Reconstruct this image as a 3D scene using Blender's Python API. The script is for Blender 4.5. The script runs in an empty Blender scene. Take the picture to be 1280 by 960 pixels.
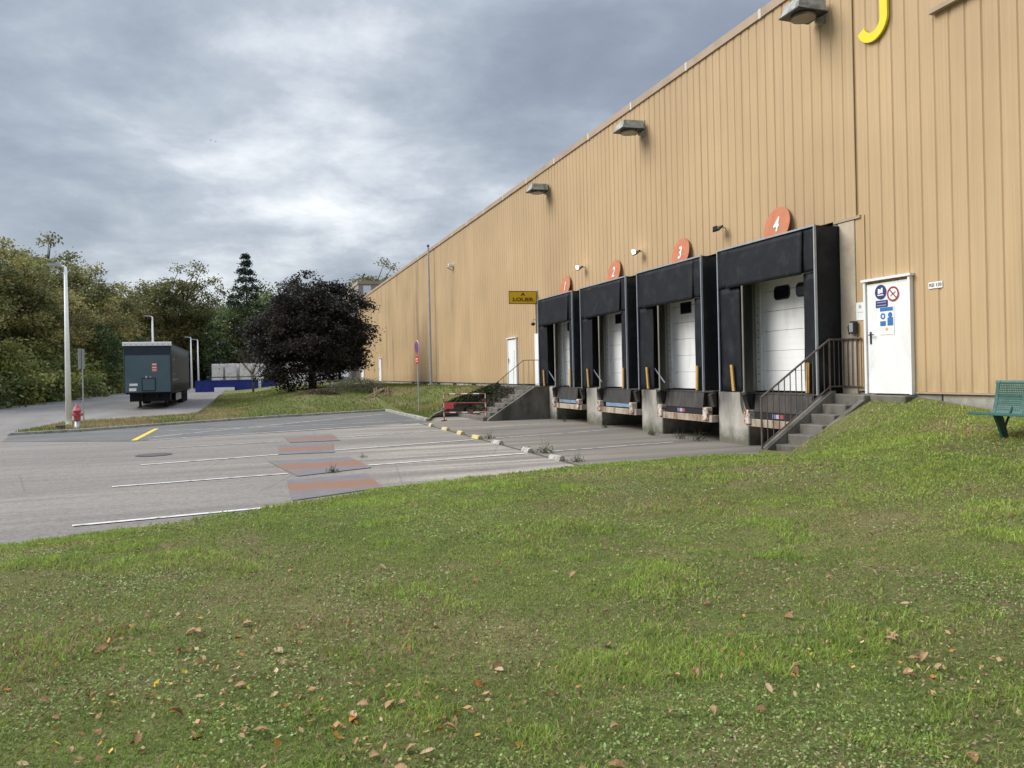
import bpy, math, random
import numpy as np
from mathutils import Vector, Matrix
random.seed(7); np.random.seed(7)
scene = bpy.context.scene
COL = scene.collection
rad = math.radians

# ------------------------------------------------------------------ camera
YAW, ROLL = rad(18.81), 0.022
fw = Vector((math.sin(YAW), math.cos(YAW), 0)); rt = Vector((math.cos(YAW), -math.sin(YAW), 0)); up = Vector((0, 0, 1))
cx_, cy_ = rt * math.cos(ROLL) - up * math.sin(ROLL), rt * math.sin(ROLL) + up * math.cos(ROLL)
cd = bpy.data.cameras.new('camera'); cam = bpy.data.objects.new('camera', cd); COL.objects.link(cam)
cam.matrix_world = Matrix(((cx_.x, cy_.x, -fw.x, 0), (cx_.y, cy_.y, -fw.y, 0), (cx_.z, cy_.z, -fw.z, 0), (0, 0, 0, 1)))
cd.sensor_width = 36; cd.lens = 27.0; cd.shift_y = -14.7 / 1280; cd.clip_start = .05; cd.clip_end = 3000
scene.camera = cam

# ------------------------------------------------------------------ light
SUN_AZ, SUN_EL = rad(-68), rad(40)          # azimuth from +Y, negative towards -X
world = bpy.data.worlds.new('World'); scene.world = world; world.use_nodes = True
nt = world.node_tree; nt.nodes.clear()
def N(nt, t, **kw):
    n = nt.nodes.new(t)
    for k, v in kw.items():
        if k in ('i',):
            for a, b in v.items(): n.inputs[a].default_value = b
        else: setattr(n, k, v)
    return n
def mathn(nt, op, a, b=None, c=None, clamp=False):
    n = nt.nodes.new('ShaderNodeMath'); n.operation = op; n.use_clamp = clamp
    for i, v in enumerate((a, b, c)):
        if v is None: continue
        if isinstance(v, (int, float)): n.inputs[i].default_value = v
        else: nt.links.new(v, n.inputs[i])
    return n.outputs[0]
def ramp(nt, fac, stops, interp='LINEAR'):
    n = nt.nodes.new('ShaderNodeValToRGB'); n.color_ramp.interpolation = interp
    el = n.color_ramp.elements
    while len(el) > 1: el.remove(el[-1])
    for i, (p, c) in enumerate(stops):
        e = el[0] if i == 0 else el.new(p)
        e.position = p
        c = c if isinstance(c, (tuple, list)) else (c, c, c)
        e.color = (*c[:3], 1)
    nt.links.new(fac, n.inputs[0]); return n.outputs[0]
def mix(nt, fac, a, b, mode='MIX'):
    n = nt.nodes.new('ShaderNodeMix'); n.data_type = 'RGBA'; n.blend_type = mode; n.clamp_factor = True
    for s, v in ((n.inputs[0], fac), (n.inputs[6], a), (n.inputs[7], b)):
        if isinstance(v, (int, float)): s.default_value = v
        elif isinstance(v, (tuple, list)): s.default_value = (*v[:3], 1)
        else: nt.links.new(v, s)
    return n.outputs[2]
def noise(nt, vec, scale, detail=4, rough=.55, dist=0, dim='3D'):
    n = N(nt, 'ShaderNodeTexNoise'); n.inputs['Scale'].default_value = scale; n.inputs['Detail'].default_value = detail
    n.inputs['Roughness'].default_value = rough; n.inputs['Distortion'].default_value = dist
    nt.links.new(vec, n.inputs['Vector']); return n.outputs[0]
def vmap(nt, vec, sc=(1, 1, 1), loc=(0, 0, 0), rot=(0, 0, 0)):
    n = N(nt, 'ShaderNodeMapping'); n.inputs['Scale'].default_value = sc; n.inputs['Location'].default_value = loc; n.inputs['Rotation'].default_value = rot
    nt.links.new(vec, n.inputs[0]); return n.outputs[0]
# an overcast sky: clear blue above, broken by a thick cloud deck lying on a plane overhead
tc = N(nt, 'ShaderNodeTexCoord'); sky = N(nt, 'ShaderNodeTexSky', sky_type='NISHITA', sun_disc=False)
sky.sun_elevation = SUN_EL; sky.sun_rotation = SUN_AZ; sky.air_density = 1.2; sky.dust_density = 2
sx = N(nt, 'ShaderNodeSeparateXYZ'); nt.links.new(tc.outputs['Generated'], sx.inputs[0])
zc = mathn(nt, 'ADD', mathn(nt, 'MAXIMUM', sx.outputs[2], 0.0), 0.24)
cb = N(nt, 'ShaderNodeCombineXYZ')
nt.links.new(mathn(nt, 'DIVIDE', sx.outputs[0], zc), cb.inputs[0]); nt.links.new(mathn(nt, 'DIVIDE', sx.outputs[1], zc), cb.inputs[1])
pl = vmap(nt, cb.outputs[0], (1, 1, 1), (3.1, 1.7, 0), (0, 0, rad(-20)))
n_big = noise(nt, pl, .9, 3, .5, .1)
n_mid = noise(nt, vmap(nt, cb.outputs[0], (1, 1, 1), (8.3, 2.9, 0), (0, 0, rad(12))), 2.9, 6, .6, .15)
dens = mathn(nt, 'ADD', mathn(nt, 'MULTIPLY', n_big, .55), mathn(nt, 'MULTIPLY', n_mid, .45))
# thinner deck around the place where the sun stands behind the cloud (a direction in the sky)
def toward(az, el, p):
    d = (math.sin(az) * math.cos(el), math.cos(az) * math.cos(el), math.sin(el))
    n = N(nt, 'ShaderNodeVectorMath', operation='DOT_PRODUCT'); n.inputs[1].default_value = d
    nt.links.new(tc.outputs['Generated'], n.inputs[0])
    return mathn(nt, 'POWER', mathn(nt, 'MAXIMUM', n.outputs['Value'], 0), p)
glow = mathn(nt, 'ADD', mathn(nt, 'MULTIPLY', toward(rad(5), rad(16), 34), .115), mathn(nt, 'MULTIPLY', toward(rad(17), rad(13), 60), .05))
glow = mathn(nt, 'ADD', glow, mathn(nt, 'MULTIPLY', toward(rad(-8), rad(15), 60), .05))
dark = mathn(nt, 'ADD', mathn(nt, 'MULTIPLY', toward(rad(22), rad(30), 26), .05), mathn(nt, 'MULTIPLY', toward(rad(-16), rad(29), 40), .05))
dens = mathn(nt, 'ADD', mathn(nt, 'MULTIPLY', mathn(nt, 'SUBTRACT', dens, .5), 1.35), .475)
bright = mathn(nt, 'SUBTRACT', mathn(nt, 'ADD', dens, glow), dark)
cloud = ramp(nt, bright, [(0.26, (.225, .262, .33)), (.40, (.285, .325, .395)), (.50, (.36, .405, .475)), (.59, (.47, .515, .58)), (.68, (.66, .70, .75)), (.79, (.92, .94, .96))])
# denser overhead light than at the horizon, as every overcast sky has
lift = mathn(nt, 'ADD', mathn(nt, 'MULTIPLY', mathn(nt, 'MAXIMUM', mathn(nt, 'SUBTRACT', sx.outputs[2], .42), 0), 5.6), 1.0)
vm = N(nt, 'ShaderNodeVectorMath', operation='SCALE'); nt.links.new(cloud, vm.inputs[0]); nt.links.new(mathn(nt, 'MULTIPLY', lift, 4.5), vm.inputs['Scale'])
skyc = mix(nt, .93, sky.outputs[0], vm.outputs[0])
bg = N(nt, 'ShaderNodeBackground'); bg.inputs[1].default_value = .1; nt.links.new(skyc, bg.inputs[0])
wo = N(nt, 'ShaderNodeOutputWorld'); nt.links.new(bg.outputs[0], wo.inputs[0])
sd = bpy.data.lights.new('sun', 'SUN'); sd.energy = 1.5; sd.angle = rad(38); sd.color = (1, .965, .91)
sun = bpy.data.objects.new('sun', sd); COL.objects.link(sun)
sv = Vector((math.sin(SUN_AZ) * math.cos(SUN_EL), math.cos(SUN_AZ) * math.cos(SUN_EL), math.sin(SUN_EL)))
sun.rotation_euler = sv.to_track_quat('Z', 'Y').to_euler(); sun.location = sv * 60
vs = scene.view_settings; vs.view_transform = 'Standard'; vs.look = 'None'; vs.gamma = 1; vs.use_curve_mapping = False; vs.exposure = 1.3
scene.cycles.max_bounces = 4; scene.cycles.diffuse_bounces = 2; scene.cycles.glossy_bounces = 2; scene.cycles.transmission_bounces = 2

# ------------------------------------------------------------------ materials
MATS = {}
def mat(name, col, rough=.75, var=.18, scale=4., col2=None, mixs=1.2, mixr=(.48, .62), bump=0., bscale=60., metal=0., sc=(1, 1, 1), spec=.3, grain=0., gscale=120., attr=None, emit=None):
    """position-based procedural material: base colour, a second weathering colour in patches, grain and fine relief"""
    if name in MATS: return MATS[name]
    m = bpy.data.materials.new(name); m.use_nodes = True; t = m.node_tree; b = t.nodes['Principled BSDF']
    geo = N(t, 'ShaderNodeNewGeometry'); pos = vmap(t, geo.outputs['Position'], sc)
    if attr:
        a = N(t, 'ShaderNodeAttribute'); a.attribute_name = attr; c = a.outputs[0]
    else: c = mix(t, 0, col, col)
    if var:
        n1 = noise(t, pos, scale, 5, .6)
        c = mix(t, 1, c, ramp(t, n1, [(.3, 1 - var), (.7, 1 + var)]), 'MULTIPLY')
    if col2 is not None:
        n2 = noise(t, vmap(t, geo.outputs['Position'], sc, (5, 9, 2)), mixs, 6, .6, .3)
        c = mix(t, ramp(t, n2, [(mixr[0], 0), (mixr[1], 1)]), c, col2)
    if grain:
        n3 = noise(t, geo.outputs['Position'], gscale, 2, .6)
        c = mix(t, 1, c, ramp(t, n3, [(.3, 1 - grain), (.7, 1 + grain)]), 'MULTIPLY')
    t.links.new(c, b.inputs['Base Color'])
    b.inputs['Roughness'].default_value = rough; b.inputs['Metallic'].default_value = metal; b.inputs['Specular IOR Level'].default_value = spec
    if emit:
        b.inputs['Emission Color'].default_value = (*emit[:3], 1); b.inputs['Emission Strength'].default_value = emit[3]
    if bump:
        bn = N(t, 'ShaderNodeBump'); bn.inputs['Strength'].default_value = bump; bn.inputs['Distance'].default_value = .02
        t.links.new(noise(t, pos, bscale, 4, .65), bn.inputs['Height']); t.links.new(bn.outputs[0], b.inputs['Normal'])
    MATS[name] = m; return m

def mat_cladding():
    m = bpy.data.materials.new('tan_cladding'); m.use_nodes = True; t = m.node_tree; b = t.nodes['Principled BSDF']
    geo = N(t, 'ShaderNodeNewGeometry'); P = geo.outputs['Position']; oi = N(t, 'ShaderNodeObjectInfo')
    c = mix(t, oi.outputs['Random'], (.475, .330, .180), (.510, .360, .200))
    st = noise(t, vmap(t, P, (1, 16, .22)), 1, 4, .6)                       # rain streaks down the sheets
    c = mix(t, ramp(t, st, [(.38, .0), (.72, .55)]), c, (.38, .265, .142))
    chalk = noise(t, vmap(t, P, (1, 30, .5), (3, 0, 0)), 1, 3, .5)          # chalked, faded paint
    c = mix(t, ramp(t, chalk, [(.5, 0), (.8, .45)]), c, (.51, .385, .235))
    cl = noise(t, vmap(t, P, (1, .35, .3), (0, 4, 1)), 1, 4, .5)
    c = mix(t, 1, c, ramp(t, cl, [(.3, .90), (.7, 1.08)]), 'MULTIPLY')
    # sooty run stains, each with a place of its own on the wall
    s = N(t, 'ShaderNodeSeparateXYZ'); t.links.new(P, s.inputs[0])
    sm = noise(t, vmap(t, P, (1, .9, .12), (0, 2.3, 7)), 1, 5, .65)
    far = mathn(t, 'MULTIPLY', mathn(t, 'SUBTRACT', s.outputs[1], 38), .05, clamp=True)
    c = mix(t, mathn(t, 'MULTIPLY', ramp(t, sm, [(.53, 0), (.70, .85)]), mathn(t, 'ADD', far, .07)), c, (.17, .125, .085))
    low = mathn(t, 'MULTIPLY', mathn(t, 'SUBTRACT', .1, s.outputs[2]), 1.3, clamp=True)  # splash-back dirt on the bottom half metre
    lown = noise(t, vmap(t, P, (1, 9, 1.5)), 1, 4, .7)
    c = mix(t, mathn(t, 'MULTIPLY', low, ramp(t, lown, [(.4, 0), (.75, .7)])), c, (.20, .16, .085))
    t.links.new(c, b.inputs['Base Color']); b.inputs['Roughness'].default_value = .62; b.inputs['Specular IOR Level'].default_value = .3
    bn = N(t, 'ShaderNodeBump'); bn.inputs['Strength'].default_value = .35; bn.inputs['Distance'].default_value = .02
    rib = mathn(t, 'MULTIPLY', mathn(t, 'SINE', mathn(t, 'MULTIPLY', s.outputs[1], 2 * math.pi / .06)), .10)      # the sheets' fine stiffening beads
    t.links.new(mathn(t, 'ADD', noise(t, vmap(t, P, (1, 5, .8)), 1, 2, .5), rib), bn.inputs['Height']); t.links.new(bn.outputs[0], b.inputs['Normal'])
    return m
CLAD = mat_cladding()

def mat_yard():
    m = bpy.data.materials.new('old_asphalt'); m.use_nodes = True; t = m.node_tree; b = t.nodes['Principled BSDF']
    geo = N(t, 'ShaderNodeNewGeometry'); P = geo.outputs['Position']
    c = mix(t, 0, (.200, .181, .161), (.2, .2, .2))
    big = noise(t, vmap(t, P, (.16, .45, 1), rot=(0, 0, rad(-8))), 1, 5, .6)
    c = mix(t, ramp(t, big, [(.35, 0), (.7, .8)]), c, (.265, .236, .203))
    st = noise(t, vmap(t, P, (.12, 2.4, 1), rot=(0, 0, rad(-9))), 1, 5, .6)   # wheel wear running up to the bays
    c = mix(t, ramp(t, st, [(.42, 0), (.62, .38)]), c, (.128, .112, .098))
    st2 = noise(t, vmap(t, P, (.09, 1.3, 1), (0, 3.4, 0), rot=(0, 0, rad(-9))), 1, 4, .6)
    s = N(t, 'ShaderNodeSeparateXYZ'); t.links.new(P, s.inputs[0])
    inb = mathn(t, 'MULTIPLY', mathn(t, 'SUBTRACT', s.outputs[0], 1.5), .6, clamp=True)
    c = mix(t, mathn(t, 'MULTIPLY', ramp(t, st2, [(.48, 0), (.62, .62)]), inb), c, (.42, .375, .315))
    agg = noise(t, P, 17, 7, .85)                                          # exposed aggregate
    c = mix(t, 1, c, ramp(t, agg, [(.28, .50), (.72, 1.5)]), 'MULTIPLY')
    vor = N(t, 'ShaderNodeTexVoronoi', feature='DISTANCE_TO_EDGE'); vor.inputs['Scale'].default_value = .33
    t.links.new(mix(t, .12, P, N(t, 'ShaderNodeTexNoise').outputs[1]), vor.inputs['Vector'])
    c = mix(t, mathn(t, 'MULTIPLY', ramp(t, vor.outputs[0], [(.0, 1), (.007, 0)]), .3), c, (.06, .055, .045))
    t.links.new(c, b.inputs['Base Color']); b.inputs['Roughness'].default_value = .88; b.inputs['Specular IOR Level'].default_value = .25
    bn = N(t, 'ShaderNodeBump'); bn.inputs['Strength'].default_value = .5; bn.inputs['Distance'].default_value = .01
    t.links.new(agg, bn.inputs['Height']); t.links.new(bn.outputs[0], b.inputs['Normal'])
    return m

def mat_grass(name, greens, soil, dry, dryamt=(.5, .7), soilamt=(.56, .72)):
    m = bpy.data.materials.new(name); m.use_nodes = True; t = m.node_tree; b = t.nodes['Principled BSDF']
    geo = N(t, 'ShaderNodeNewGeometry'); P = geo.outputs['Position']
    c = ramp(t, noise(t, P, .7, 6, .65), [(.3, greens[0]), (.5, greens[1]), (.7, greens[2])])
    c = mix(t, ramp(t, noise(t, vmap(t, P, loc=(4, 7, 1)), .35, 6, .65), [(dryamt[0], 0), (dryamt[1], 1)]), c, dry)
    c = mix(t, ramp(t, noise(t, vmap(t, P, loc=(14, 2, 1)), 1.6, 7, .7), [(soilamt[0], 0), (soilamt[1], .9)]), c, soil)
    fine = noise(t, vmap(t, P, (1, 1, 1)), 30, 4, .8)
    c = mix(t, 1, c, ramp(t, fine, [(.25, .45), (.75, 1.5)]), 'MULTIPLY')
    t.links.new(c, b.inputs['Base Color']); b.inputs['Roughness'].default_value = .95; b.inputs['Specular IOR Level'].default_value = .1
    bn = N(t, 'ShaderNodeBump'); bn.inputs['Strength'].default_value = .9; bn.inputs['Distance'].default_value = .05
    t.links.new(fine, bn.inputs['Height']); t.links.new(bn.outputs[0], b.inputs['Normal'])
    return m

def mat_leaf(name, trans=.3, rough=.6):
    m = bpy.data.materials.new(name); m.use_nodes = True; t = m.node_tree; b = t.nodes['Principled BSDF']
    a = N(t, 'ShaderNodeAttribute'); a.attribute_name = 'col'
    t.links.new(a.outputs[0], b.inputs['Base Color']); b.inputs['Roughness'].default_value = rough; b.inputs['Specular IOR Level'].default_value = .25
    tr = N(t, 'ShaderNodeBsdfTranslucent'); t.links.new(a.outputs[0], tr.inputs[0])
    ms = N(t, 'ShaderNodeMixShader'); ms.inputs[0].default_value = trans
    t.links.new(b.outputs[0], ms.inputs[1]); t.links.new(tr.outputs[0], ms.inputs[2])
    t.links.new(ms.outputs[0], t.nodes['Material Output'].inputs[0]); return m
LEAF = mat_leaf('foliage'); GRASSM = mat_leaf('grass_blades', .45, .8); DEADLEAF = mat_leaf('dead_leaves', .15, .8)

CONC = mat('weathered_concrete', (.36, .34, .30), .9, .2, 3, (.17, .16, .13), .9, (.5, .68), .5, 40, sc=(1, 1, .5), grain=.12, gscale=90)
CONCD = mat('stained_concrete', (.165, .15, .128), .92, .25, 3, (.075, .072, .055), 1.3, (.45, .62), .6, 40, sc=(1, 1, .4), grain=.15, gscale=80)
CONCL = mat('pale_concrete', (.41, .385, .345), .9, .18, 3, (.20, .18, .14), 1.3, (.48, .66), .4, 40, sc=(1, 1, .35), grain=.08, gscale=90)
CONCB = mat('buff_concrete', (.50, .42, .32), .9, .12, 3, (.36, .30, .23), .9, (.5, .7), .3, 40, grain=.08, gscale=90)
def add_moss(m, z0, z1, col):      # green-black growth creeping up from the ground, ragged at its edge
    t = m.node_tree; b = t.nodes['Principled BSDF']; src = b.inputs['Base Color'].links[0].from_socket
    geo = N(t, 'ShaderNodeNewGeometry'); s_ = N(t, 'ShaderNodeSeparateXYZ'); t.links.new(geo.outputs['Position'], s_.inputs[0])
    h = mathn(t, 'ADD', s_.outputs[2], mathn(t, 'MULTIPLY', mathn(t, 'SUBTRACT', noise(t, geo.outputs['Position'], 3.2, 5, .65), .5), .7))
    f = mathn(t, 'DIVIDE', mathn(t, 'SUBTRACT', z1, h), z1 - z0, clamp=True)
    t.links.new(mix(t, mathn(t, 'MULTIPLY', f, .8), src, col), b.inputs['Base Color'])
add_moss(CONCL, -1.75, -1.4, (.075, .075, .045)); add_moss(CONC, -1.0, -.6, (.09, .088, .055))
PIT = mat('pit_shade_concrete', (.07, .066, .06), .95, .2, 3)  # near-black: the shade inside the dock pits is put into the colour
BLACK = mat('black_tarpaulin', (.0092, .0103, .0135), .58, .25, 2.2, (.026, .027, .029), 2.6, (.5, .76), .25, 9, spec=.22)
ALU = mat('aluminium_edge', (.36, .39, .43), .45, .12, 6, metal=.3, spec=.5)
WHITE = mat('white_door_paint', (.78, .78, .765), .5, .05, 2, (.55, .53, .47), 1.6, (.54, .80), sc=(1, 1, .4), spec=.4)
WHITEJ = mat('white_jamb', (.66, .66, .64), .5, .07, 3, (.4, .39, .36), 1.4, (.56, .8))
GREYJ = mat('grey_jamb', (.24, .23, .20), .8, .2, 3, (.12, .115, .10), 1.6, (.5, .7), sc=(1, 1, .3))
GLASSB = mat('dark_glazing', (.012, .013, .016), .12, .1, 3, spec=.6)
STEELD = mat('worn_dark_steel', (.060, .058, .057), .6, .3, 5, (.105, .085, .07), 2.4, (.5, .68), .2, 30, metal=.25, sc=(1, 3, .6))
BLUEL = mat('faded_blue_plastic', (.20, .28, .38), .6, .2, 5, (.16, .19, .22), 4, (.5, .65))
RUSTW = mat('rusted_white_paint', (.60, .54, .47), .7, .15, 8, (.22, .085, .035), 7, (.48, .58), .3, 50)
RAILM = mat('brown_rail_steel', (.105, .080, .068), .55, .25, 8, (.16, .11, .085), 6, (.5, .7), spec=.4)
YEL = mat('yellow_guide', (.46, .28, .08), .6, .12, 8, (.30, .19, .07), 7, (.56, .7))
ORANGE = mat('orange_disc', (.50, .165, .075), .65, .15, 4, (.42, .20, .12), 3.5, (.46, .68))
PAINTW = mat('white_print', (.80, .79, .77), .6, .05, 5)
YELL = mat('yellow_letter', (.80, .64, .03), .45, .05, 3)
SIGNY = mat('yellow_sign', (.66, .46, .02), .5, .06, 6)
SIGNR = mat('dark_red_print', (.16, .022, .018), .6, .1, 6)
BLUES = mat('blue_sign', (.03, .09, .30), .5, .1, 8)
BLUED = mat('navy_sign', (.035, .05, .16), .5, .1, 8)
BLUEB = mat('cyan_blue_print', (.045, .17, .42), .5, .1, 10)
REDS = mat('red_sign', (.55, .05, .03), .5, .1, 8)
REDD = mat('dark_red_ring', (.33, .02, .035), .5, .1, 8)
BLK = mat('black_plastic', (.015, .015, .016), .45, .1, 5, spec=.5)
GALV = mat('galvanised_steel', (.40, .42, .44), .5, .15, 6, metal=.4, spec=.5)
LAMPG = mat('weathered_lamp_housing', (.36, .37, .34), .65, .25, 6, (.17, .17, .145), 5, (.45, .65), .2, 40)
LAMPGL = mat('dirty_lamp_glass', (.16, .16, .145), .3, .2, 9, spec=.5)
LIT = mat('lit_bulb', (1, .97, .9), .4, 0, emit=(1, .95, .85, 4))
LPOST = mat('white_lamp_post', (.86, .86, .84), .5, .05, 3)
TRIM = mat('roof_trim_paint', (.40, .305, .215), .6, .08, 2, (.33, .25, .18), 1.6, (.5, .7), sc=(1, .6, 1))
TRIMJ = mat('roof_joint_cover', (.58, .53, .46), .6, .08, 4)
ROOFM = mat('roof_membrane', (.30, .29, .28), .9, .1, 2)
KERB = mat('kerb_stone', (.34, .32, .285), .92, .2, 5, (.20, .185, .155), 2.4, (.5, .68), .4, 60, grain=.15)
LINEW = mat('worn_white_line', (.62, .60, .56), .85, .15, 9, (.30, .28, .255), 6, (.52, .66), grain=.2)
LINEO = mat('old_faded_line', (.52, .50, .45), .88, .15, 9, (.24, .225, .20), 5, (.46, .62), grain=.2)
LINEY = mat('yellow_line', (.66, .50, .05), .85, .12, 9, (.42, .34, .10), 6, (.54, .68), grain=.15)
STOPY = mat('yellow_wheel_stop', (.60, .49, .15), .8, .15, 12, (.42, .38, .27), 9, (.42, .58))
STOPW = mat('bare_wheel_stop', (.46, .44, .39), .85, .12, 12, (.25, .235, .20), 9, (.42, .58))
GREENB = mat('green_bench_paint', (.014, .085, .066), .42, .12, 6, (.028, .11, .088), 5, (.52, .7), spec=.5)
REDW_R = mat('barrier_red', (.27, .05, .04), .6, .15, 9, (.26, .05, .035), 12, (.5, .65))
REDW_W = mat('barrier_white', (.62, .58, .54), .6, .1, 9, (.4, .3, .25), 12, (.55, .7))
HYD = mat('hydrant_red', (.52, .10, .105), .55, .15, 10, (.60, .27, .25), 9, (.5, .66))
TEAL = mat('trailer_teal', (.070, .112, .130), .5, .08, 1.2, (.088, .130, .146), .7, (.45, .65), spec=.4)
TEALD = mat('trailer_dark_teal', (.018, .026, .042), .5, .1, 2, spec=.4)
TARPG = mat('trailer_grey_curtain', (.055, .060, .062), .6, .12, 1.5, (.075, .080, .08), .8, (.45, .65), .15, 4)
TARPT = mat('trailer_print', (.26, .27, .27), .6, .1, 4)
CHAS = mat('black_chassis', (.010, .010, .012), .6, .2, 4)
TYRE = mat('tyre_rubber', (.013, .013, .013), .85, .2, 8)
BLUEW = mat('blue_panel', (.018, .030, .20), .5, .1, 2, (.03, .045, .24), 1.4, (.5, .7))
BALEM = mat('bale_wrap', (.74, .70, .67), .55, .12, 2.2, (.56, .51, .48), 1.8, (.48, .66), .6, 7)
WOODS = mat('scrap_wood', (.42, .30, .20), .8, .2, 8)
BARK = mat('bark', (.095, .080, .065), .95, .3, 5, (.05, .045, .038), 4, (.45, .62), .8, 22, sc=(1, 1, .35))
TWIG = mat('twig_bark', (.105, .086, .068), .9, .2, 8)
FARW = mat('far_wall', (.34, .29, .25), .8, .08, 1)

# ------------------------------------------------------------------ mesh helpers
class MB:
    def __init__(s): s.v = []; s.f = []
    def add(s, vs, fs):
        o = len(s.v); s.v += [tuple(v) for v in vs]; s.f += [tuple(i + o for i in f) for f in fs]; return s
    def box(s, x0, x1, y0, y1, z0, z1):
        return s.add([(x0, y0, z0), (x1, y0, z0), (x1, y1, z0), (x0, y1, z0), (x0, y0, z1), (x1, y0, z1), (x1, y1, z1), (x0, y1, z1)],
                     [(0, 3, 2, 1), (4, 5, 6, 7), (0, 1, 5, 4), (1, 2, 6, 5), (2, 3, 7, 6), (3, 0, 4, 7)])
    def bbox(s, x0, x1, y0, y1, z0, z1, b=.01):
        """box with chamfered vertical and top edges"""
        c = [(x0 + b, y0), (x1 - b, y0), (x1, y0 + b), (x1, y1 - b), (x1 - b, y1), (x0 + b, y1), (x0, y1 - b), (x0, y0 + b)]
        mx, my = (x0 + x1) / 2, (y0 + y1) / 2
        ins = [(x + (b if x < mx else -b) * (1 if abs(x - mx) > (x1 - x0) / 2 - b * .5 else 0), y + (b if y < my else -b) * (1 if abs(y - my) > (y1 - y0) / 2 - b * .5 else 0)) for x, y in c]
        vs = [(x, y, z0) for x, y in c] + [(x, y, z1 - b) for x, y in c] + [(x, y, z1) for x, y in ins]
        fs = [tuple(range(7, -1, -1)), tuple(range(16, 24))]
        for k in range(2):
            for i in range(8):
                j = (i + 1) % 8; fs.append((k * 8 + i, k * 8 + j, k * 8 + 8 + j, k * 8 + 8 + i))
        return s.add(vs, fs)
    def prism(s, pts, axis, a, b):
        """polygon pts in the two other axes, extruded along axis from a to b"""
        def P(p, h): return {'x': (h, p[0], p[1]), 'y': (p[0], h, p[1]), 'z': (p[0], p[1], h)}[axis]
        n = len(pts)
        return s.add([P(p, a) for p in pts] + [P(p, b) for p in pts],
                     [tuple(range(n))[::-1], tuple(range(n, 2 * n))] + [(i, (i + 1) % n, n + (i + 1) % n, n + i) for i in range(n)])
    def tube(s, pts, r, n=8, cap=True):
        pts = [Vector(p) for p in pts]; rs = r if isinstance(r, (list, tuple)) else [r] * len(pts)
        rings = []
        for i, p in enumerate(pts):
            d = (pts[min(i + 1, len(pts) - 1)] - pts[max(i - 1, 0)]).normalized()
            a = d.orthogonal().normalized() if i == 0 else (pa - d * pa.dot(d)).normalized()
            pa = a; bb = d.cross(a)
            rings.append([p + (a * math.cos(t) + bb * math.sin(t)) * rs[i] for t in [2 * math.pi * k / n for k in range(n)]])
        vs = [v for rg in rings for v in rg]; fs = []
        for i in range(len(rings) - 1):
            for k in range(n): fs.append((i * n + k, i * n + (k + 1) % n, (i + 1) * n + (k + 1) % n, (i + 1) * n + k))
        if cap: fs += [tuple(range(n))[::-1], tuple(range((len(rings) - 1) * n, len(rings) * n))]
        return s.add(vs, fs)
    def disc(s, c, r, axis='x', h=.01, n=28, r2=None):
        pts = [((r2 or r) * 0 + r * math.cos(2 * math.pi * k / n), (r2 or r) * math.sin(2 * math.pi * k / n)) for k in range(n)]
        i = 'xyz'.index(axis); o = [c[j] for j in range(3) if j != i]
        return s.prism([(o[0] + p[0], o[1] + p[1]) for p in pts], axis, c[i], c[i] + h)
    def ring(s, c, r0, r1, axis='x', h=.01, n=28):
        i = 'xyz'.index(axis); o = [c[j] for j in range(3) if j != i]; vs = []; fs = []
        for k in range(n):
            t = 2 * math.pi * k / n
            for r in (r0, r1):
                for hh in (0, h):
                    q = [o[0] + r * math.cos(t), o[1] + r * math.sin(t)]; q.insert(i, c[i] + hh); vs.append(q)
        for k in range(n):
            a, b = k * 4, ((k + 1) % n) * 4
            fs += [(a, b, b + 2, a + 2), (a + 1, a + 3, b + 3, b + 1), (a, a + 1, b + 1, b), (a + 2, b + 2, b + 3, a + 3)]
        return s.add(vs, fs)
    def lathe(s, c, prof, n=16):
        vs = [(c[0] + r * math.cos(2 * math.pi * k / n), c[1] + r * math.sin(2 * math.pi * k / n), c[2] + z) for r, z in prof for k in range(n)]
        fs = [(i * n + k, i * n + (k + 1) % n, (i + 1) * n + (k + 1) % n, (i + 1) * n + k) for i in range(len(prof) - 1) for k in range(n)]
        fs += [tuple(range(n))[::-1], tuple(range((len(prof) - 1) * n, len(prof) * n))]
        return s.add(vs, fs)
    def mesh(s, name, m, smooth=False):
        me = bpy.data.meshes.new(name); me.from_pydata(s.v, [], s.f); me.update()
        if m: me.materials.append(m)
        if smooth:
            for p in me.polygons: p.use_smooth = True
        return me
def link(name, me, parent=None, loc=None):
    o = bpy.data.objects.new(name, me); COL.objects.link(o)
    if parent: o.parent = parent
    if loc is not None: o.location = loc
    return o
def part(name, mb, m, parent=None, smooth=False, label=None, loc=None):
    o = link(name, mb.mesh(name, m, smooth), parent, loc)
    if label: o['label'] = label
    return o
def tag(o, label=None, cat=None, group=None, kind=None):
    for k, v in (('label', label), ('category', cat), ('group', group), ('kind', kind)):
        if v: o[k] = v
    return o
def empty(name, loc, label, cat, group=None, rz=0):
    o = bpy.data.objects.new(name, None); COL.objects.link(o); o.location = loc; o.rotation_euler = (0, 0, rz); o.empty_display_size = .1
    return tag(o, label, cat, group)
def copy_tree(o, parent=None):
    c = o.copy(); COL.objects.link(c)
    if parent: c.parent = parent
    for ch in list(o.children): copy_tree(ch, c)
    return c
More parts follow.
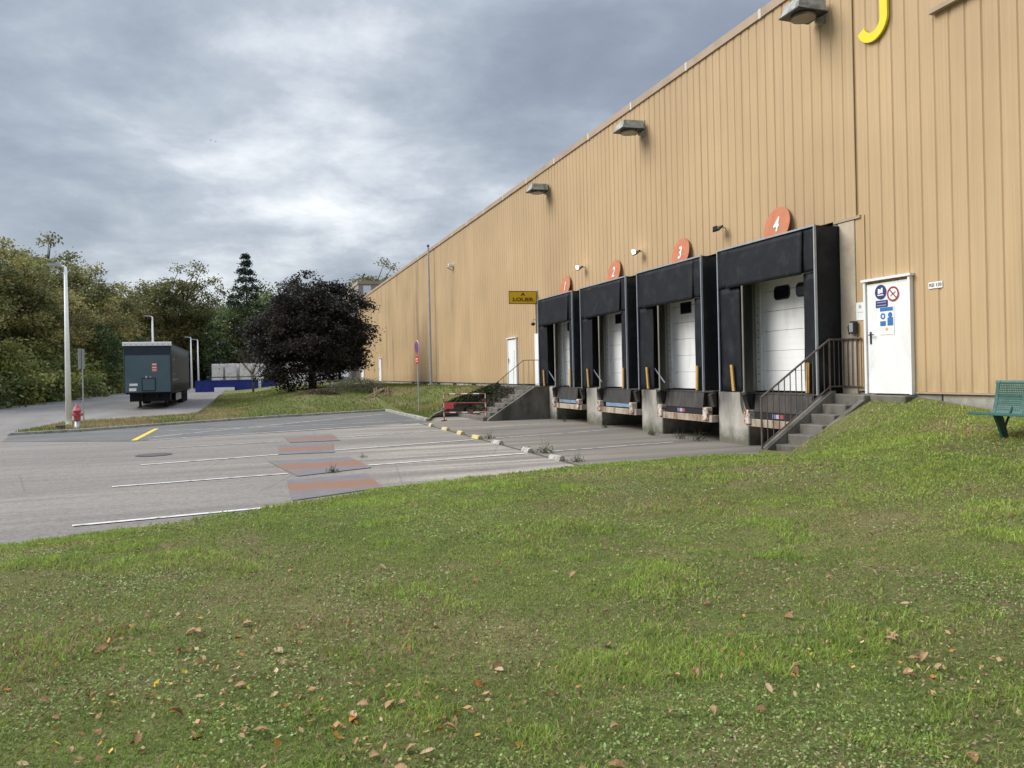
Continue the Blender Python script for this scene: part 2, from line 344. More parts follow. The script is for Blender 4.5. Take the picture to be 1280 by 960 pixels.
def npmesh(name, V, F, m, cols=None):
    """V (n,3), F (k,c) uniform polygons, cols (n,3) point colours"""
    me = bpy.data.meshes.new(name); k, c = F.shape
    me.vertices.add(len(V)); me.vertices.foreach_set('co', np.ascontiguousarray(V, np.float32).ravel())
    me.loops.add(k * c); me.loops.foreach_set('vertex_index', np.ascontiguousarray(F, np.int32).ravel())
    me.polygons.add(k); me.polygons.foreach_set('loop_start', np.arange(0, k * c, c, dtype=np.int32)); me.polygons.foreach_set('loop_total', np.full(k, c, np.int32))
    if cols is not None:
        a = me.attributes.new('col', 'FLOAT_COLOR', 'POINT')
        a.data.foreach_set('color', np.concatenate([cols, np.ones((len(V), 1))], 1).astype(np.float32).ravel())
    me.update(calc_edges=True); me.validate()
    if m: me.materials.append(m)
    return me
def text_mesh(txt, size, m, sx=1., depth=.004, bold=0):
    cu = bpy.data.curves.new('lettering', 'FONT'); cu.body = txt; cu.size = size; cu.extrude = depth; cu.align_x = 'CENTER'; cu.align_y = 'CENTER'; cu.offset = bold
    cu.resolution_u = 4
    o = bpy.data.objects.new('lettering', cu); COL.objects.link(o); o.scale = (1, 1, 1)
    dg = bpy.context.evaluated_depsgraph_get(); me = bpy.data.meshes.new_from_object(o.evaluated_get(dg))
    bpy.data.objects.remove(o); bpy.data.curves.remove(cu)
    me.transform(Matrix.Diagonal((sx, 1, 1, 1))); me.materials.clear(); me.materials.append(m); return me
def text_on_wall(name, txt, size, m, loc, parent=None, sx=1., bold=0):     # lettering that faces -X, reading towards -Y
    me = text_mesh(txt, size, m, sx, bold=bold); me.transform(Matrix(((0, 0, -1, 0), (-1, 0, 0, 0), (0, 1, 0, 0), (0, 0, 0, 1))))
    return link(name, me, parent, loc)
def sstep(a, b, x): t = np.clip((x - a) / (b - a), 0, 1); return t * t * (3 - 2 * t)
_perm = np.random.RandomState(3).rand(64, 64)
def vnoise(x, y):
    xi, yi = np.floor(x).astype(int), np.floor(y).astype(int); fx, fy = x - xi, y - yi
    fx, fy = fx * fx * (3 - 2 * fx), fy * fy * (3 - 2 * fy); g = lambda i, j: _perm[i % 64, j % 64]
    return (g(xi, yi) * (1 - fx) + g(xi + 1, yi) * fx) * (1 - fy) + (g(xi, yi + 1) * (1 - fx) + g(xi + 1, yi + 1) * fx) * fy
def fbm(x, y, o=4): return sum(vnoise(x * 2 ** k + 7.3 * k, y * 2 ** k + 3.1 * k) / 2 ** (k + 1) for k in range(o)) / (1 - .5 ** o)

# ------------------------------------------------------------------ terrain
W = 11.1                                   # x of the cladding face
ZY = -1.85                                 # yard level; the eye is at 0
def road_z(y): return ZY + 0.0150 * np.clip(np.asarray(y, float) - 40, 0, 31) + .006 * np.clip(np.asarray(y, float) - 71, 0, 40)
EDGE = [(-40, 1.5), (-20, 5.2), (-8, 8.55), (-2.73, 10.1), (-1.48, 10.5), (-.07, 11.3), (2.36, 12.6), (3.93, 13.1), (5.75, 13.6), (7.2, 13.7), (8.3, 13.3), (8.95, 12.75), (9.06, 11.34), (W, 11.34)]
EX, EY = np.array([p[0] for p in EDGE]), np.array([p[1] for p in EDGE])
def edge_y(x): x = np.asarray(x, float); return np.interp(x, EX, EY) + np.where(x < 8.9, (fbm(x * 1.6 + 40, x * 0 + 2.5, 4) - .5) * .30, 0)
def lawn_z(x, y):
    x, y = np.asarray(x, float), np.asarray(y, float)
    hA = -1.56 + .76 * np.clip((x - 4) / 7.1, 0, 1) ** 1.5
    hB = np.maximum(-1.56, -.60 - .47 * (W - .1 - x))
    w = sstep(8.3, 11.2, y); hb = hA * (1 - w) + hB * w
    d = np.where(x < 9.0, (np.interp(x, [-40, -20, -8, -2.7, -.07, 2.36, 3.93, 5.75, 7.2, 8.3, 9.0, 12], [1.5, 5.2, 8.55, 10.1, 11.3, 12.6, 13.1, 13.6, 13.7, 13.3, 12.75, 12.6]) - y) * .9, 9)
    bw = 2.7 - 1.3 * sstep(5, 8.5, x); t = np.clip(d / bw, 0, 1); f = .6 * t + .4 * t * t * (3 - 2 * t)
    z = (ZY + .005) * (1 - f) + hb * f
    return z + (fbm(x * .6, y * .6) - .5) * .07 * np.clip(d / .6, 0, 1) * np.clip((W - x) / .6, 0, 1)
def polysheet(name, pts, m, zf, kind='structure', step=None):
    mb = MB(); mb.add([(x, y, zf(x, y)) for x, y in pts], [tuple(range(len(pts)))]); o = part(name, mb, m); tag(o, kind=kind); return o
def gridsheet(name, xs, ys, zf, m, kind='structure'):
    X, Y = np.meshgrid(xs, ys, indexing='ij'); Z = zf(X, Y); nx, ny = len(xs), len(ys)
    V = np.stack([X, Y, Z + 0 * X], -1).reshape(-1, 3); I = np.arange(nx * ny).reshape(nx, ny)
    F = np.stack([I[:-1, :-1], I[1:, :-1], I[1:, 1:], I[:-1, 1:]], -1).reshape(-1, 4)
    me = npmesh(name, V, F, m); me.polygons.foreach_set('use_smooth', np.ones(len(F), bool)); o = link(name, me); tag(o, kind=kind); return o

EARTH = mat_grass('woodland_floor', [(.045, .045, .02), (.06, .055, .025), (.075, .065, .03)], (.07, .05, .03), (.10, .075, .04))
ax = np.unique(np.concatenate([np.linspace(-900, -60, 8), np.linspace(-60, 60, 25), np.linspace(60, 900, 8)]))
ay = np.unique(np.concatenate([np.linspace(-600, -40, 6), np.linspace(-40, 140, 31), np.linspace(140, 1200, 8)]))
def ground_z(X, Y):
    side = np.maximum(sstep(-15, -22, X), sstep(104, 116, Y)); return -2.6 + side * (road_z(Y) + 2.62 + .9 * sstep(-20, -45, X))
ground = gridsheet('ground', ax, ay, ground_z, EARTH)
YARD = mat_yard()
yard = gridsheet('yard', np.concatenate([np.linspace(-45, -10, 12), np.linspace(-8, 13.4, 20)]), np.concatenate([[-30, -10, 0, 10, 20, 30], np.linspace(33, 120, 24)]), lambda X, Y: road_z(Y) + 0 * X, YARD)
ROADM = mat('road_asphalt', (.215, .20, .182), .9, .16, .5, (.165, .152, .138), .25, (.45, .65), .3, 60, sc=(1.2, .4, 1), grain=.2, gscale=40)
road = gridsheet('road', np.linspace(-17.5, -2.2, 12), np.linspace(32, 118, 30), lambda X, Y: road_z(Y) + .004 + 0 * X, ROADM)
NEWASPH = mat('dark_asphalt', (.125, .122, .118), .9, .14, .8, (.16, .153, .143), .5, (.48, .66), .3, 60, grain=.22, gscale=45)
VK = [(-8.1, 31.4), (-6, 32.0), (-3.5, 34.0), (1.25, 36.9), (6.55, 39.3)]   # kerb of the far side of the yard
polysheet('asphalt_patch', [(-7.5, 28.2), (-5.4, 27.0), (-3.44, 25.9), (3.4, 27.6), (6.5, 28.9), (6.5, 39.3), (1.25, 36.95), (-3.5, 34.05), (-6, 32.05), (-8.1, 31.45)], NEWASPH, lambda x, y: float(road_z(y)) + .008)
APRON = mat('concrete_apron', (.225, .20, .168), .9, .2, .8, (.145, .128, .110), .45, (.42, .62), .3, 50, sc=(.25, 2.2, 1), grain=.2, gscale=40)
gridsheet('concrete_apron', np.linspace(6.06, 13.3, 6), np.linspace(10.5, 28.9, 8), lambda X, Y: ZY + .004 + 0 * X, APRON)

def strip(name, a, b, w, m, z=.012):
    a, b = Vector((*a, 0)), Vector((*b, 0)); d = (b - a).normalized(); n = Vector((-d.y, d.x, 0)) * w / 2; mb = MB()
    k = max(1, int((b - a).length / 3))
    for i in range(k):
        p, q = a.lerp(b, i / k), a.lerp(b, (i + 1) / k)
        mb.add([(v.x, v.y, float(road_z(v.y)) + z) for v in (p - n, q - n, q + n, p + n)], [(0, 1, 2, 3)])
    o = part(name, mb, m); return tag(o, kind='structure')
for a, b, w, m in [((-2.2, 11.14), (.3, 11.45), .11, LINEW), ((-2.32, 14.93), (.63, 15.30), .10, LINEW), ((2.25, 15.86), (5.8, 16.35), .11, LINEW), ((6.4, 16.45), (10.0, 16.95), .10, LINEO),
                   ((-2.3, 18.47), (5.8, 20.45), .11, LINEW), ((6.4, 20.6), (10.4, 21.47), .10, LINEO), ((-2.4, 22.75), (.75, 23.0), .09, LINEO), ((2.5, 23.5), (5.8, 24.3), .10, LINEO), ((6.4, 24.5), (10.3, 25.5), .09, LINEO),
                   ((-3.0, 26.0), (5.3, 28.5), .10, LINEW), ((-3.2, 27.2), (5.9, 36.3), .11, LINEO), ((-2.9, 30.4), (2.9, 30.0), .10, LINEO), ((2.9, 30.0), (6.3, 30.4), .10, LINEO)]:
    strip('painted_line', a, b, w, m)
strip('yellow_painted_line', (-3.44, 26.1), (-3.41, 31.9), .16, LINEY)
strip('asphalt_joint', (6.02, 12.6), (6.02, 28.8), .07, mat('mossy_joint', (.085, .078, .055), .95, .3, 6), .006)

LAWNM = mat_grass('lawn_turf', [(.125, .145, .046), (.15, .168, .055), (.175, .19, .064)], (.25, .17, .115), (.26, .21, .105), (.48, .72), (.54, .72))
def lawn_sheet():
    xs = np.unique(np.concatenate([np.linspace(-40, -8, 17), np.linspace(-8, 9, 120), np.linspace(8.9, 9.12, 8), np.linspace(9.12, W - .005, 24)]))
    t = np.concatenate([np.linspace(0, .2, 60), np.linspace(.215, 1, 40)]); V = []
    for x in xs:
        ye = float(edge_y(x)); y = ye + t * (-14 - ye); V.append(np.stack([np.full_like(y, x), y, lawn_z(x, y)], 1))
        V[-1][0, 2] -= 0.0
    nx, ny = len(xs), len(t); V = np.concatenate(V); I = np.arange(nx * ny).reshape(nx, ny)
    F = np.stack([I[:-1, :-1], I[:-1, 1:], I[1:, 1:], I[1:, :-1]], -1).reshape(-1, 4)
    me = npmesh('lawn', V, F, LAWNM); me.polygons.foreach_set('use_smooth', np.ones(len(F), bool)); return tag(link('lawn', me), kind='structure')
lawn_sheet()

# the planted bank between yard, road and building
VR = [(-8.1, 31.4), (-7.75, 38.3), (-3.1, 41.4), (-2.45, 43.0), (-2.6, 62), (-3.2, 80)]     # its edge along the road
def seg_d(px, py, pts):
    d = np.full(np.shape(px), 1e9)
    for (ax_, ay_), (bx, by) in zip(pts[:-1], pts[1:]):
        ux, uy = bx - ax_, by - ay_; t = np.clip(((px - ax_) * ux + (py - ay_) * uy) / (ux * ux + uy * uy), 0, 1)
        d = np.minimum(d, np.hypot(px - ax_ - t * ux, py - ay_ - t * uy))
    return d
BOUND = VR[::-1] + VK[1:] + [(6.55, 29.3), (7.3, 32.5), (9.4, 32.6)]
def bank_z(x, y):
    x, y = np.asarray(x, float), np.asarray(y, float); d = seg_d(x, y, BOUND)
    base = road_z(y) + .09; top = np.maximum(base, -.70 - .012 * np.clip(W - x, 0, 30))
    f = sstep(0, 1, d / 7.5) * (.25 + .75 * sstep(-4, 2.5, x)) * .98
    return base + (top - base) * np.maximum(f, sstep(8.2, 10.6, x) * sstep(29, 34, y)) + (fbm(x * .5, y * .5) - .5) * .12 * np.clip(d, 0, 1)
VERGEM = mat_grass('rough_bank_grass', [(.115, .135, .044), (.14, .16, .052), (.165, .185, .062)], (.18, .14, .088), (.28, .205, .12), (.50, .70), (.6, .8))
def bank_sheet():
    # columns in x, running from the front edge to the back edge
    front = VK + [(6.56, 29.35), (7.3, 31.9), (9.4, 32.0), (W + .1, 32.0)]; fx, fy = [p[0] for p in front], [p[1] for p in front]
    xs = np.unique(np.concatenate([np.linspace(-8.08, -2.2, 40), np.linspace(-2.2, 6.55, 46), np.linspace(6.56, W + .05, 40)])); t = np.linspace(0, 1, 70) ** 1.6; V = []
    for x in xs:
        y0 = np.interp(x, fx, fy)
        y1 = 92. if x > -2.42 else np.interp(x, [-8.1, -7.75, -3.1, -2.45, -2.41], [31.6, 38.3, 41.4, 43, 92])
        y = y0 + t * (y1 - y0); V.append(np.stack([np.full_like(y, x), y, bank_z(x, y)], 1))
    nx, ny = len(xs), len(t); V = np.concatenate(V); I = np.arange(nx * ny).reshape(nx, ny)
    F = np.stack([I[:-1, :-1], I[1:, :-1], I[1:, 1:], I[:-1, 1:]], -1).reshape(-1, 4)
    me = npmesh('grass_bank', V, F, VERGEM); me.polygons.foreach_set('use_smooth', np.ones(len(F), bool)); return tag(link('grass_bank', me), kind='structure')
bank_sheet()
# kerbs: each stone a piece
def kerb_run(pts, h=.11, w=.13, L=1.0):
    root = link('kerb', None); tag(root, kind='structure')
    for (a, b) in zip(pts[:-1], pts[1:]):
        a, b = Vector((*a, 0)), Vector((*b, 0)); n = max(1, round((b - a).length / L)); d = (b - a) / n; ang = math.atan2(d.y, d.x)
        me = MB().bbox(.006, d.length - .006, -w / 2, w / 2, -.2, 0, .015).mesh('kerb_stone', KERB)
        for i in range(n):
            p = a + d * i; o = link('kerb_stone', me, root, (p.x, p.y, float(road_z(p.y)) + h + random.uniform(-.008, .008))); o.rotation_euler = (0, 0, ang + random.uniform(-.006, .006))
kerb_run(VK); kerb_run([(6.55, 39.3), (6.52, 29.4)], .13, .16); kerb_run(VR[:4], .06, .13)

# ------------------------------------------------------------------ the warehouse
wh = empty('warehouse', (W, 40, -.6), 'long tan ribbed-metal warehouse wall with low concrete plinth', 'building')
def wpart(name, mb, m, label=None, smooth=False):
    o = part(name, mb, m, wh, smooth, label); o.matrix_parent_inverse = Matrix.Translation((-W, -40, .6)); return o
def wlink(name, me, loc=(0, 0, 0)):
    o = link(name, me, wh, loc); o.matrix_parent_inverse = Matrix.Translation((-W, -40, .6)); return o
ZB, ZT = -.50, 7.90
def clad_mesh(width, z0, z1, n=3):
    mb = MB(); prof = []; p = width / n
    for k in range(n):
        y = k * p; prof += [(0, y), (0, y + p - .072), (.017, y + p - .050), (.017, y + p - .022)]
    prof.append((0, width))
    vs = [(x, y, z) for z in (z0, z1) for x, y in prof]; q = len(prof)
    fs = [(i + 1, i, q + i, q + i + 1) for i in range(q - 1)]
    # folded bottom edge
    vs += [(.05, 0, z0), (.05, width, z0)]; fs.append(tuple([q * 2] + list(range(q)) + [q * 2 + 1]))
    return mb.add(vs, fs).mesh('cladding_panel', CLAD)
PW = .9
full = clad_mesh(PW, ZB, ZT); upper = clad_mesh(PW, 2.86, ZT)
y = 11.82
while y - PW > -9:
    y -= PW; wlink('cladding_panel', full, (W + .002 * (round(y / PW) % 2), y, 0))
y = 11.83; nup = 20; pw2 = (29.42 - 11.83) / nup; upm = clad_mesh(pw2, 2.86, ZT)
for k in range(nup): wlink('cladding_panel', upm, (W - .012 + .002 * (k % 2), y + k * pw2, 0))
y = 29.43
while y < 82: wlink('cladding_panel', full, (W, y, 0)); y += PW
YEND = y
wpart('corner_seam', MB().box(W - .02, W + .02, 11.812, 11.826, 2.86, ZT), mat('dark_seam', (.24, .17, .095), .8, .1))
wpart('drip_flashing', MB().box(W - .05, W + .03, 11.7, 12.4, 2.80, 2.856), TRIM)
wpart('drip_flashing', MB().box(W - .03, W + .03, 29.2, YEND, ZB - .03, ZB - .002), CONCD)
wpart('drip_flashing', MB().box(W - .03, W + .03, -8, 10.5, ZB - .03, ZB - .002), TRIM)
wpart('patch_panel', MB().box(W - .05, W - .008, -3, 9.98, 5.98, ZT - .02), CLAD)
wpart('patch_flashing', MB().box(W - .11, W - .004, -3, 10.0, 5.90, 5.978), TRIM)
# body and roof behind the sheets
body = MB().box(W + .5, W + 45, -8.5, 11.7, -2.3, 7.8).box(W + .5, W + 45, 11.7, 29.5, -.62, 7.8).box(W + .5, W + 45, 29.5, YEND, -2.3, 7.8).box(W + 2.4, W + 45, 11.7, 29.5, -2.3, -.63)
wpart('building_core', body, CONCD)
wpart('building_core', MB().box(W + .03, W + .49, YEND - .2, YEND - .01, -1.2, 7.8).box(W + .06, W + .49, -8.5, 11.8, -.6, 7.8).box(W + .06, W + .49, 29.45, YEND - .21, -.6, 7.8), CONCD)
wpart('roof_deck', MB().box(W + .06, W + 45, -8.5, YEND, 7.81, 7.9), ROOFM)
# roof edge trim in 3.1 m lengths with pale joint covers
tm = MB().prism([(-.055, 0), (.16, 0), (.16, .19), (-.02, .21), (-.055, .195)], 'y', .03, 3.08).mesh('roof_trim', TRIM)
jm = MB().prism([(-.062, -.01), (.165, -.01), (.165, .196), (-.022, .218), (-.062, .203)], 'y', -.05, .05).mesh('trim_joint', TRIMJ)
y = 14.55 - 3.1 * 7
while y < YEND - 3:
    wlink('roof_trim', tm, (W, y, ZT - .03)); wlink('trim_joint', jm, (W, y, ZT - .03)); y += 3.1
wlink('roof_trim', tm, (W, YEND - 3.1, ZT - .03))
# plinth blocks under the sheets, with dark vent gaps
pm = MB().bbox(.02, .45, .012, 1.988, -.75, 0, .012).mesh('plinth_block', CONC)
y = -8
while y < 10.4: wlink('plinth_block', pm, (W, y, ZB - .035)); y += 2
wpart('plinth_block', MB().bbox(W + .02, W + .45, 10.012, 10.5, -1.3, ZB - .035, .01), CONC)
y = 32.0; k = 0
while y < YEND - 2:
    wlink('plinth_block', pm, (W, y, ZB - .035)); k += 1
    if k % 2 == 0 and k < 14: wpart('plinth_vent', MB().box(W - .006, W + .1, y + .5, y + 1.2, ZB - .28, ZB - .06), BLK)
    y += 2
# concrete front of the loading bays: piers, lintel, column beside the last bay
NB, PITCH, Y0 = 4, 3.98, 13.9
YC = [Y0 + PITCH * i for i in range(NB)]            # bay 4 is the nearest
pier = MB()
edges = [11.83] + [v for yc in YC for v in (yc - 1.24, yc + 1.24)] + [29.44]
for a, b in zip(edges[0::2], edges[1::2]): wpart('bay_pier', MB().box(W + .03, W + .48, a, b, -.6, 2.8), GREYJ)
for yc in YC: wpart('bay_lintel', MB().box(W + .03, W + .48, yc - 1.239, yc + 1.239, 2.15, 2.8), CONCB)
wpart('column', MB().bbox(W - .035, W + .02, 11.86, 12.3, -.62, 2.79, .01), CONCB)
wpart('cladding_strip', MB().box(W - .02, W + .02, 11.62, 11.845, -.5, 2.84), CLAD)
# pillars down to the yard
def pillar(a, b, x0):
    return wpart('dock_pillar', MB().bbox(x0, W + 2.3, a, b, ZY - .1, -.605, .02), CONCL)
pillar(11.3, 12.55, W - .02)
for i in range(3): pillar((YC[i] + YC[i + 1]) / 2 - .6, (YC[i] + YC[i + 1]) / 2 + .6, W - .06)
pillar(YC[3] + 1.39, YC[3] + 2.1, W - .06)
wpart('landing_wall', MB().box(W + .0, W + 2.3, YC[3] + 2.11, 33.2, ZY - .1, -.63), CONCD)
wpart('white_corner_strip', MB().box(W - .05, W - .004, 29.0, 29.5, -.55, 1.55), WHITE)

# personnel doors
def door(y0, y1, z0, z1, hand, name='door'):
    d = wpart('door', MB().bbox(W - .05, W - .006, y0 + .045, y1 - .045, z0 + .01, z1 - .05, .008), WHITE, smooth=False)
    fr = MB().box(W - .085, W - .004, y0 - .01, y0 + .04, z0, z1).box(W - .085, W - .004, y1 - .04, y1 + .01, z0, z1).box(W - .11, W - .004, y0 - .04, y1 + .04, z1 + .001, z1 + .045)
    f = part('frame', fr, WHITE, d)
    hy = y1 - .13 if hand > 0 else y0 + .13
    h = MB().bbox(W - .062, W - .049, hy - .022, hy + .022, z0 + .93, z0 + 1.16, .006).tube([(W - .06, hy, z0 + 1.1), (W - .105, hy, z0 + 1.1), (W - .108, hy - .12 * hand, z0 + 1.1)], .011, 8)
    part('handle', h, BLK, d)
    return d
door(10.54, 11.61, -.55, 1.55, 1)
d2 = door(31.75, 32.95, -.53, 1.50, 1)
d3 = door(68.4, 69.8, -.53, 1.5, 1); d4 = door(79.6, 81.4, -.53, 1.7, 1)
for dd in (d2,):
    part('door_marking', MB().box(W - .054, W - .0505, 32.0, 32.1, .25, .95), mat('faded_print', (.40, .42, .44), .7, .3, 20, (.75, .75, .74), 18, (.5, .55)), dd)

# ------------------------------------------------------------------ loading docks
XF = 10.47
def wavy(y0, y1, z0, z1, x, amp, seed, ny=14, nz=12, th=.012, sag=0.):
    ys, zs = np.linspace(y0, y1, ny), np.linspace(z0, z1, nz); vs = []; fs = []
    for s_ in (0, 1):
        for a in ys:
            for b in zs:
                dx = (fbm(np.array(a * 1.1 + seed), np.array(b * .9 + seed * 2)) - .5) * amp * 2
                vs.append((x + dx + s_ * th, a, b))
    I = lambda s_, i, j: s_ * ny * nz + i * nz + j
    for i in range(ny - 1):
        for j in range(nz - 1):
            fs.append((I(0, i, j), I(0, i, j + 1), I(0, i + 1, j + 1), I(0, i + 1, j))); fs.append((I(1, i, j), I(1, i + 1, j), I(1, i + 1, j + 1), I(1, i, j + 1)))
    for i in range(ny - 1): fs += [(I(0, i, 0), I(0, i + 1, 0), I(1, i + 1, 0), I(1, i, 0)), (I(0, i, nz - 1), I(1, i, nz - 1), I(1, i + 1, nz - 1), I(0, i + 1, nz - 1))]
    for j in range(nz - 1): fs += [(I(0, 0, j), I(1, 0, j), I(1, 0, j + 1), I(0, 0, j + 1)), (I(0, ny - 1, j), I(0, ny - 1, j + 1), I(1, ny - 1, j + 1), I(1, ny - 1, j))]
    return MB().add(vs, fs)
dock_label = {4: 'nearest loading dock with black shelter and two rounded door windows, beside the steps', 3: 'black-sheltered loading dock second nearest, with a square door window and tall weeds below', 2: 'black-sheltered loading dock second farthest, with blue bumper strip', 1: 'farthest and smallest loading dock with black shelter, beside the mossy steps'}
def rounded(cy, cz, hw, hh, r, n=5):
    pts = []
    for (sy, sz, a0) in ((1, 1, 0), (-1, 1, 90), (-1, -1, 180), (1, -1, 270)):
        for k in range(n + 1):
            a = rad(a0 + 90 * k / n); pts.append((cy + sy * (hw - r) + r * math.cos(a), cz + sz * (hh - r) + r * math.sin(a)))
    return pts
def dock(i):
    num = 4 - i; yc = YC[i]; R = empty('loading_dock', (W, yc, -.6), dock_label[num], 'loading dock', 'loading docks')
    def p(name, mb, m, smooth=False, label=None, parent=None):
        o = part(name, mb, m, parent or R, smooth, label)
        if parent is None: o.matrix_parent_inverse = Matrix.Translation((-W, -yc, .6))
        return o
    a, b = yc - 1.65, yc + 1.65; zb, zt = -.56, 2.72; rs = random.Random(i)
    # shelter box
    p('side_panel', wavy(0, .6, zb, zt, 0, .012, i + 3, 6, 12), BLACK, True).data.transform(Matrix.Translation((XF + .01, a + .004, 0)) @ Matrix.Rotation(0, 4, 'Z') @ Matrix(((0, 1, 0, 0), (1, 0, 0, 0), (0, 0, 1, 0), (0, 0, 0, 1))))
    p('side_panel', MB().box(XF + .01, W - .01, b - .02, b - .004, zb, zt), BLACK)
    p('roof_panel', MB().box(XF + .01, W + .02, a + .004, b - .004, zt + .002, zt + .02), BLACK)
    fr = p('shelter_frame', MB().box(XF - .03, XF + .02, a - .010, a + .018, zb - .02, zt).box(XF - .02, XF + .02, b - .018, b + .010, zb - .02, zt).box(XF - .024, XF + .024, a - .014, b + .014, zt + .001, zt + .034), ALU)
    # curtains
    hb = 1.80 + (.05 if num == 4 else -.06)
    p('head_curtain', wavy(a + .03, b - .03, hb, zt - .004, XF + .004, .028, i * 3.7, 22, 12), BLACK, True)
    fl = p('head_flap', wavy(a + .36, b - .38, hb - .03, zt - .03, XF - .004, .014, i * 5.1 + 2, 18, 12), BLACK, True)
    fl.data.transform(Matrix(((1, 0, .055, -.055 * zt), (0, 1, 0, 0), (0, 0, 1, 0), (0, 0, 0, 1))))
    p('side_curtain', wavy(b - .80, b - .03, zb, hb - .01, XF + .03, .026, i * 2.9 + 8, 8, 16), BLACK, True)
    p('side_curtain', wavy(a + .03, a + .40, zb, hb - .01, XF + .03, .020, i * 2.1 + 5, 6, 16), BLACK, True)
    # yellow guide strips low on the curtains
    for yy, tl in ((b - .50, .03), (a + .30, -.01)):
        p('guide_strip', MB().prism([(yy + tl * 1.2, zb + .62), (yy + tl * 1.2 - .085, zb + .62), (yy - tl - .085, zb + .02), (yy - tl, zb + .02)], 'x', XF - .045, XF - .012), YEL)
    if num != 4: p('curtain_stay', MB().tube([(XF + .08, b - .76, .02), (XF + .25, b - 1.0, -.38)], .018, 6), ALU)
    # reveal, track and the sectional door
    p('reveal', MB().box(W - .02, W + .24, yc + 1.20, yc + 1.235, -.56, 2.14), GREYJ)
    p('reveal', MB().box(W - .02, W + .24, yc - 1.235, yc - 1.20, -.56, 2.14), GREYJ)
    tr = p('door_track', MB().box(W + .06, W + .20, yc + 1.02, yc + 1.195, -.55, 2.14), WHITEJ)
    for k in range(12): part('track_slot', MB().box(W + .052, W + .0595, yc + 1.085, yc + 1.13, -.35 + k * .17, -.332 + k * .17), STEELD, tr)
    p('door_track', MB().box(W + .06, W + .20, yc - 1.195, yc - 1.02, -.55, 2.14), WHITEJ)
    panels = []
    for k in range(6):
        z0 = -.545 + k * .45
        mb = MB().bbox(W + .13, W + .19, yc - 1.018, yc + 1.018, z0 + .004, z0 + .446, .006)
        for q in (1, 2): mb.box(W + .127, W + .1295, yc - 1.01, yc + 1.01, z0 + .15 * q - .006, z0 + .15 * q + .004)
        panels.append(p('door_panel', mb, WHITE))
    zc_ = -.545 + 4.9 * .45
    for wy in ((yc + .32, yc - .42)):
        r_ = .10 if num == 4 else .02
        w_ = part('window', MB().prism(rounded(wy, zc_ - .02, .27, .155, r_), 'x', W + .115, W + .129), BLK, panels[4])
        part('pane', MB().prism(rounded(wy, zc_ - .02, .235, .12, r_ * .8), 'x', W + .109, W + .1145), GLASSB, panels[4])
    # leveller, lip, bumpers and front beam
    lv = p('leveller_plate', MB().prism([(W - .02, -.60), (W - .17, -.63), (W - .22, -1.02), (W - .19, -1.02), (W - .13, -.66), (W - .02, -.63)], 'y', yc - .93, yc + .93), STEELD)
    p('leveller_deck', MB().box(W - .15, W + .4, yc - 1.3, yc + 1.3, -.62, -.585), STEELD)
    if num <= 2: part('bumper_strip', MB().box(W - .20, W - .11, yc - .9, yc + .75, -1.15, -1.03), BLUEL, lv)
    else:
        part('bumper_strip', MB().box(W - .20, W - .11, yc - .9, yc + .95, -1.18, -1.03), BLK, lv)
        for q, c in enumerate((mat('faded_blue_print', (.16, .17, .32), .6, .1), mat('faded_white_print', (.45, .38, .40), .6, .1), mat('faded_red_print', (.30, .08, .08), .6, .1))):
            part('sticker', MB().box(W - .206, W - .2005, yc + .20 - q * .13, yc + .32 - q * .13, -1.15, -1.06), c, lv)
    beam = p('front_beam', MB().bbox(W - .24, W + .1, yc - 1.36, yc + 1.36, -1.36, -1.19, .012), mat('rust_stained_beam', (.40, .34, .27), .9, .2, 5, (.20, .13, .08), 3.5, (.46, .62), sc=(1, 1, .3)))
    for s in (-1, 1):
        p('bumper_block', MB().bbox(W - .30, W - .12, yc + s * 1.13 - .10, yc + s * 1.13 + .10, -1.30, -.99, .02), RUSTW)
        p('recess_shade_block', MB().box(W - .08, W + .3, yc + s * 1.05 - .11, yc + s * 1.05 + .11, -1.18, -.63), CHAS)  # solid block, its black colour stands in for shade in a recess
        p('bumper_bracket', MB().prism([(W - .10, -.62), (W - .25, -.66), (W - .16, -.98), (W - .10, -.98)], 'y', yc + s * 1.28 - .09, yc + s * 1.28 + .06), STEELD)
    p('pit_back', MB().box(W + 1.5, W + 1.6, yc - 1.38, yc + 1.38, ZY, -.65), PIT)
    # loose cable beside the bay
    pts = [(W - .09, yc + 1.62, -.58), (W - .10, yc + 1.60, -.85), (W - .11, yc + 1.52, -1.08), (W - .12, yc + 1.36, -1.17), (W - .14, yc + 1.2, -1.15)]
    p('cable', MB().tube(pts, .022, 6), GREYJ)
for i in range(NB): dock(i)

# number discs
for i in range(NB):
    n = 4 - i; yc = YC[i] + .12
    o = empty('number_disc', (W - .14, yc, 3.07), 'orange disc with white number %d on the wall above a dock' % n, 'sign', 'numbered dock signs')
    part('disc', MB().disc((0, 0, 0), .43, 'x', .02, 36), ORANGE, o)
    text_on_wall('numeral', str(n), .46, PAINTW, (-.006, 0, .02), o, .8, .008)
    part('bracket', MB().box(.0205, .05, -.2, .2, -.02, .02), GALV, o); o.rotation_euler = (0, rad(11), 0)

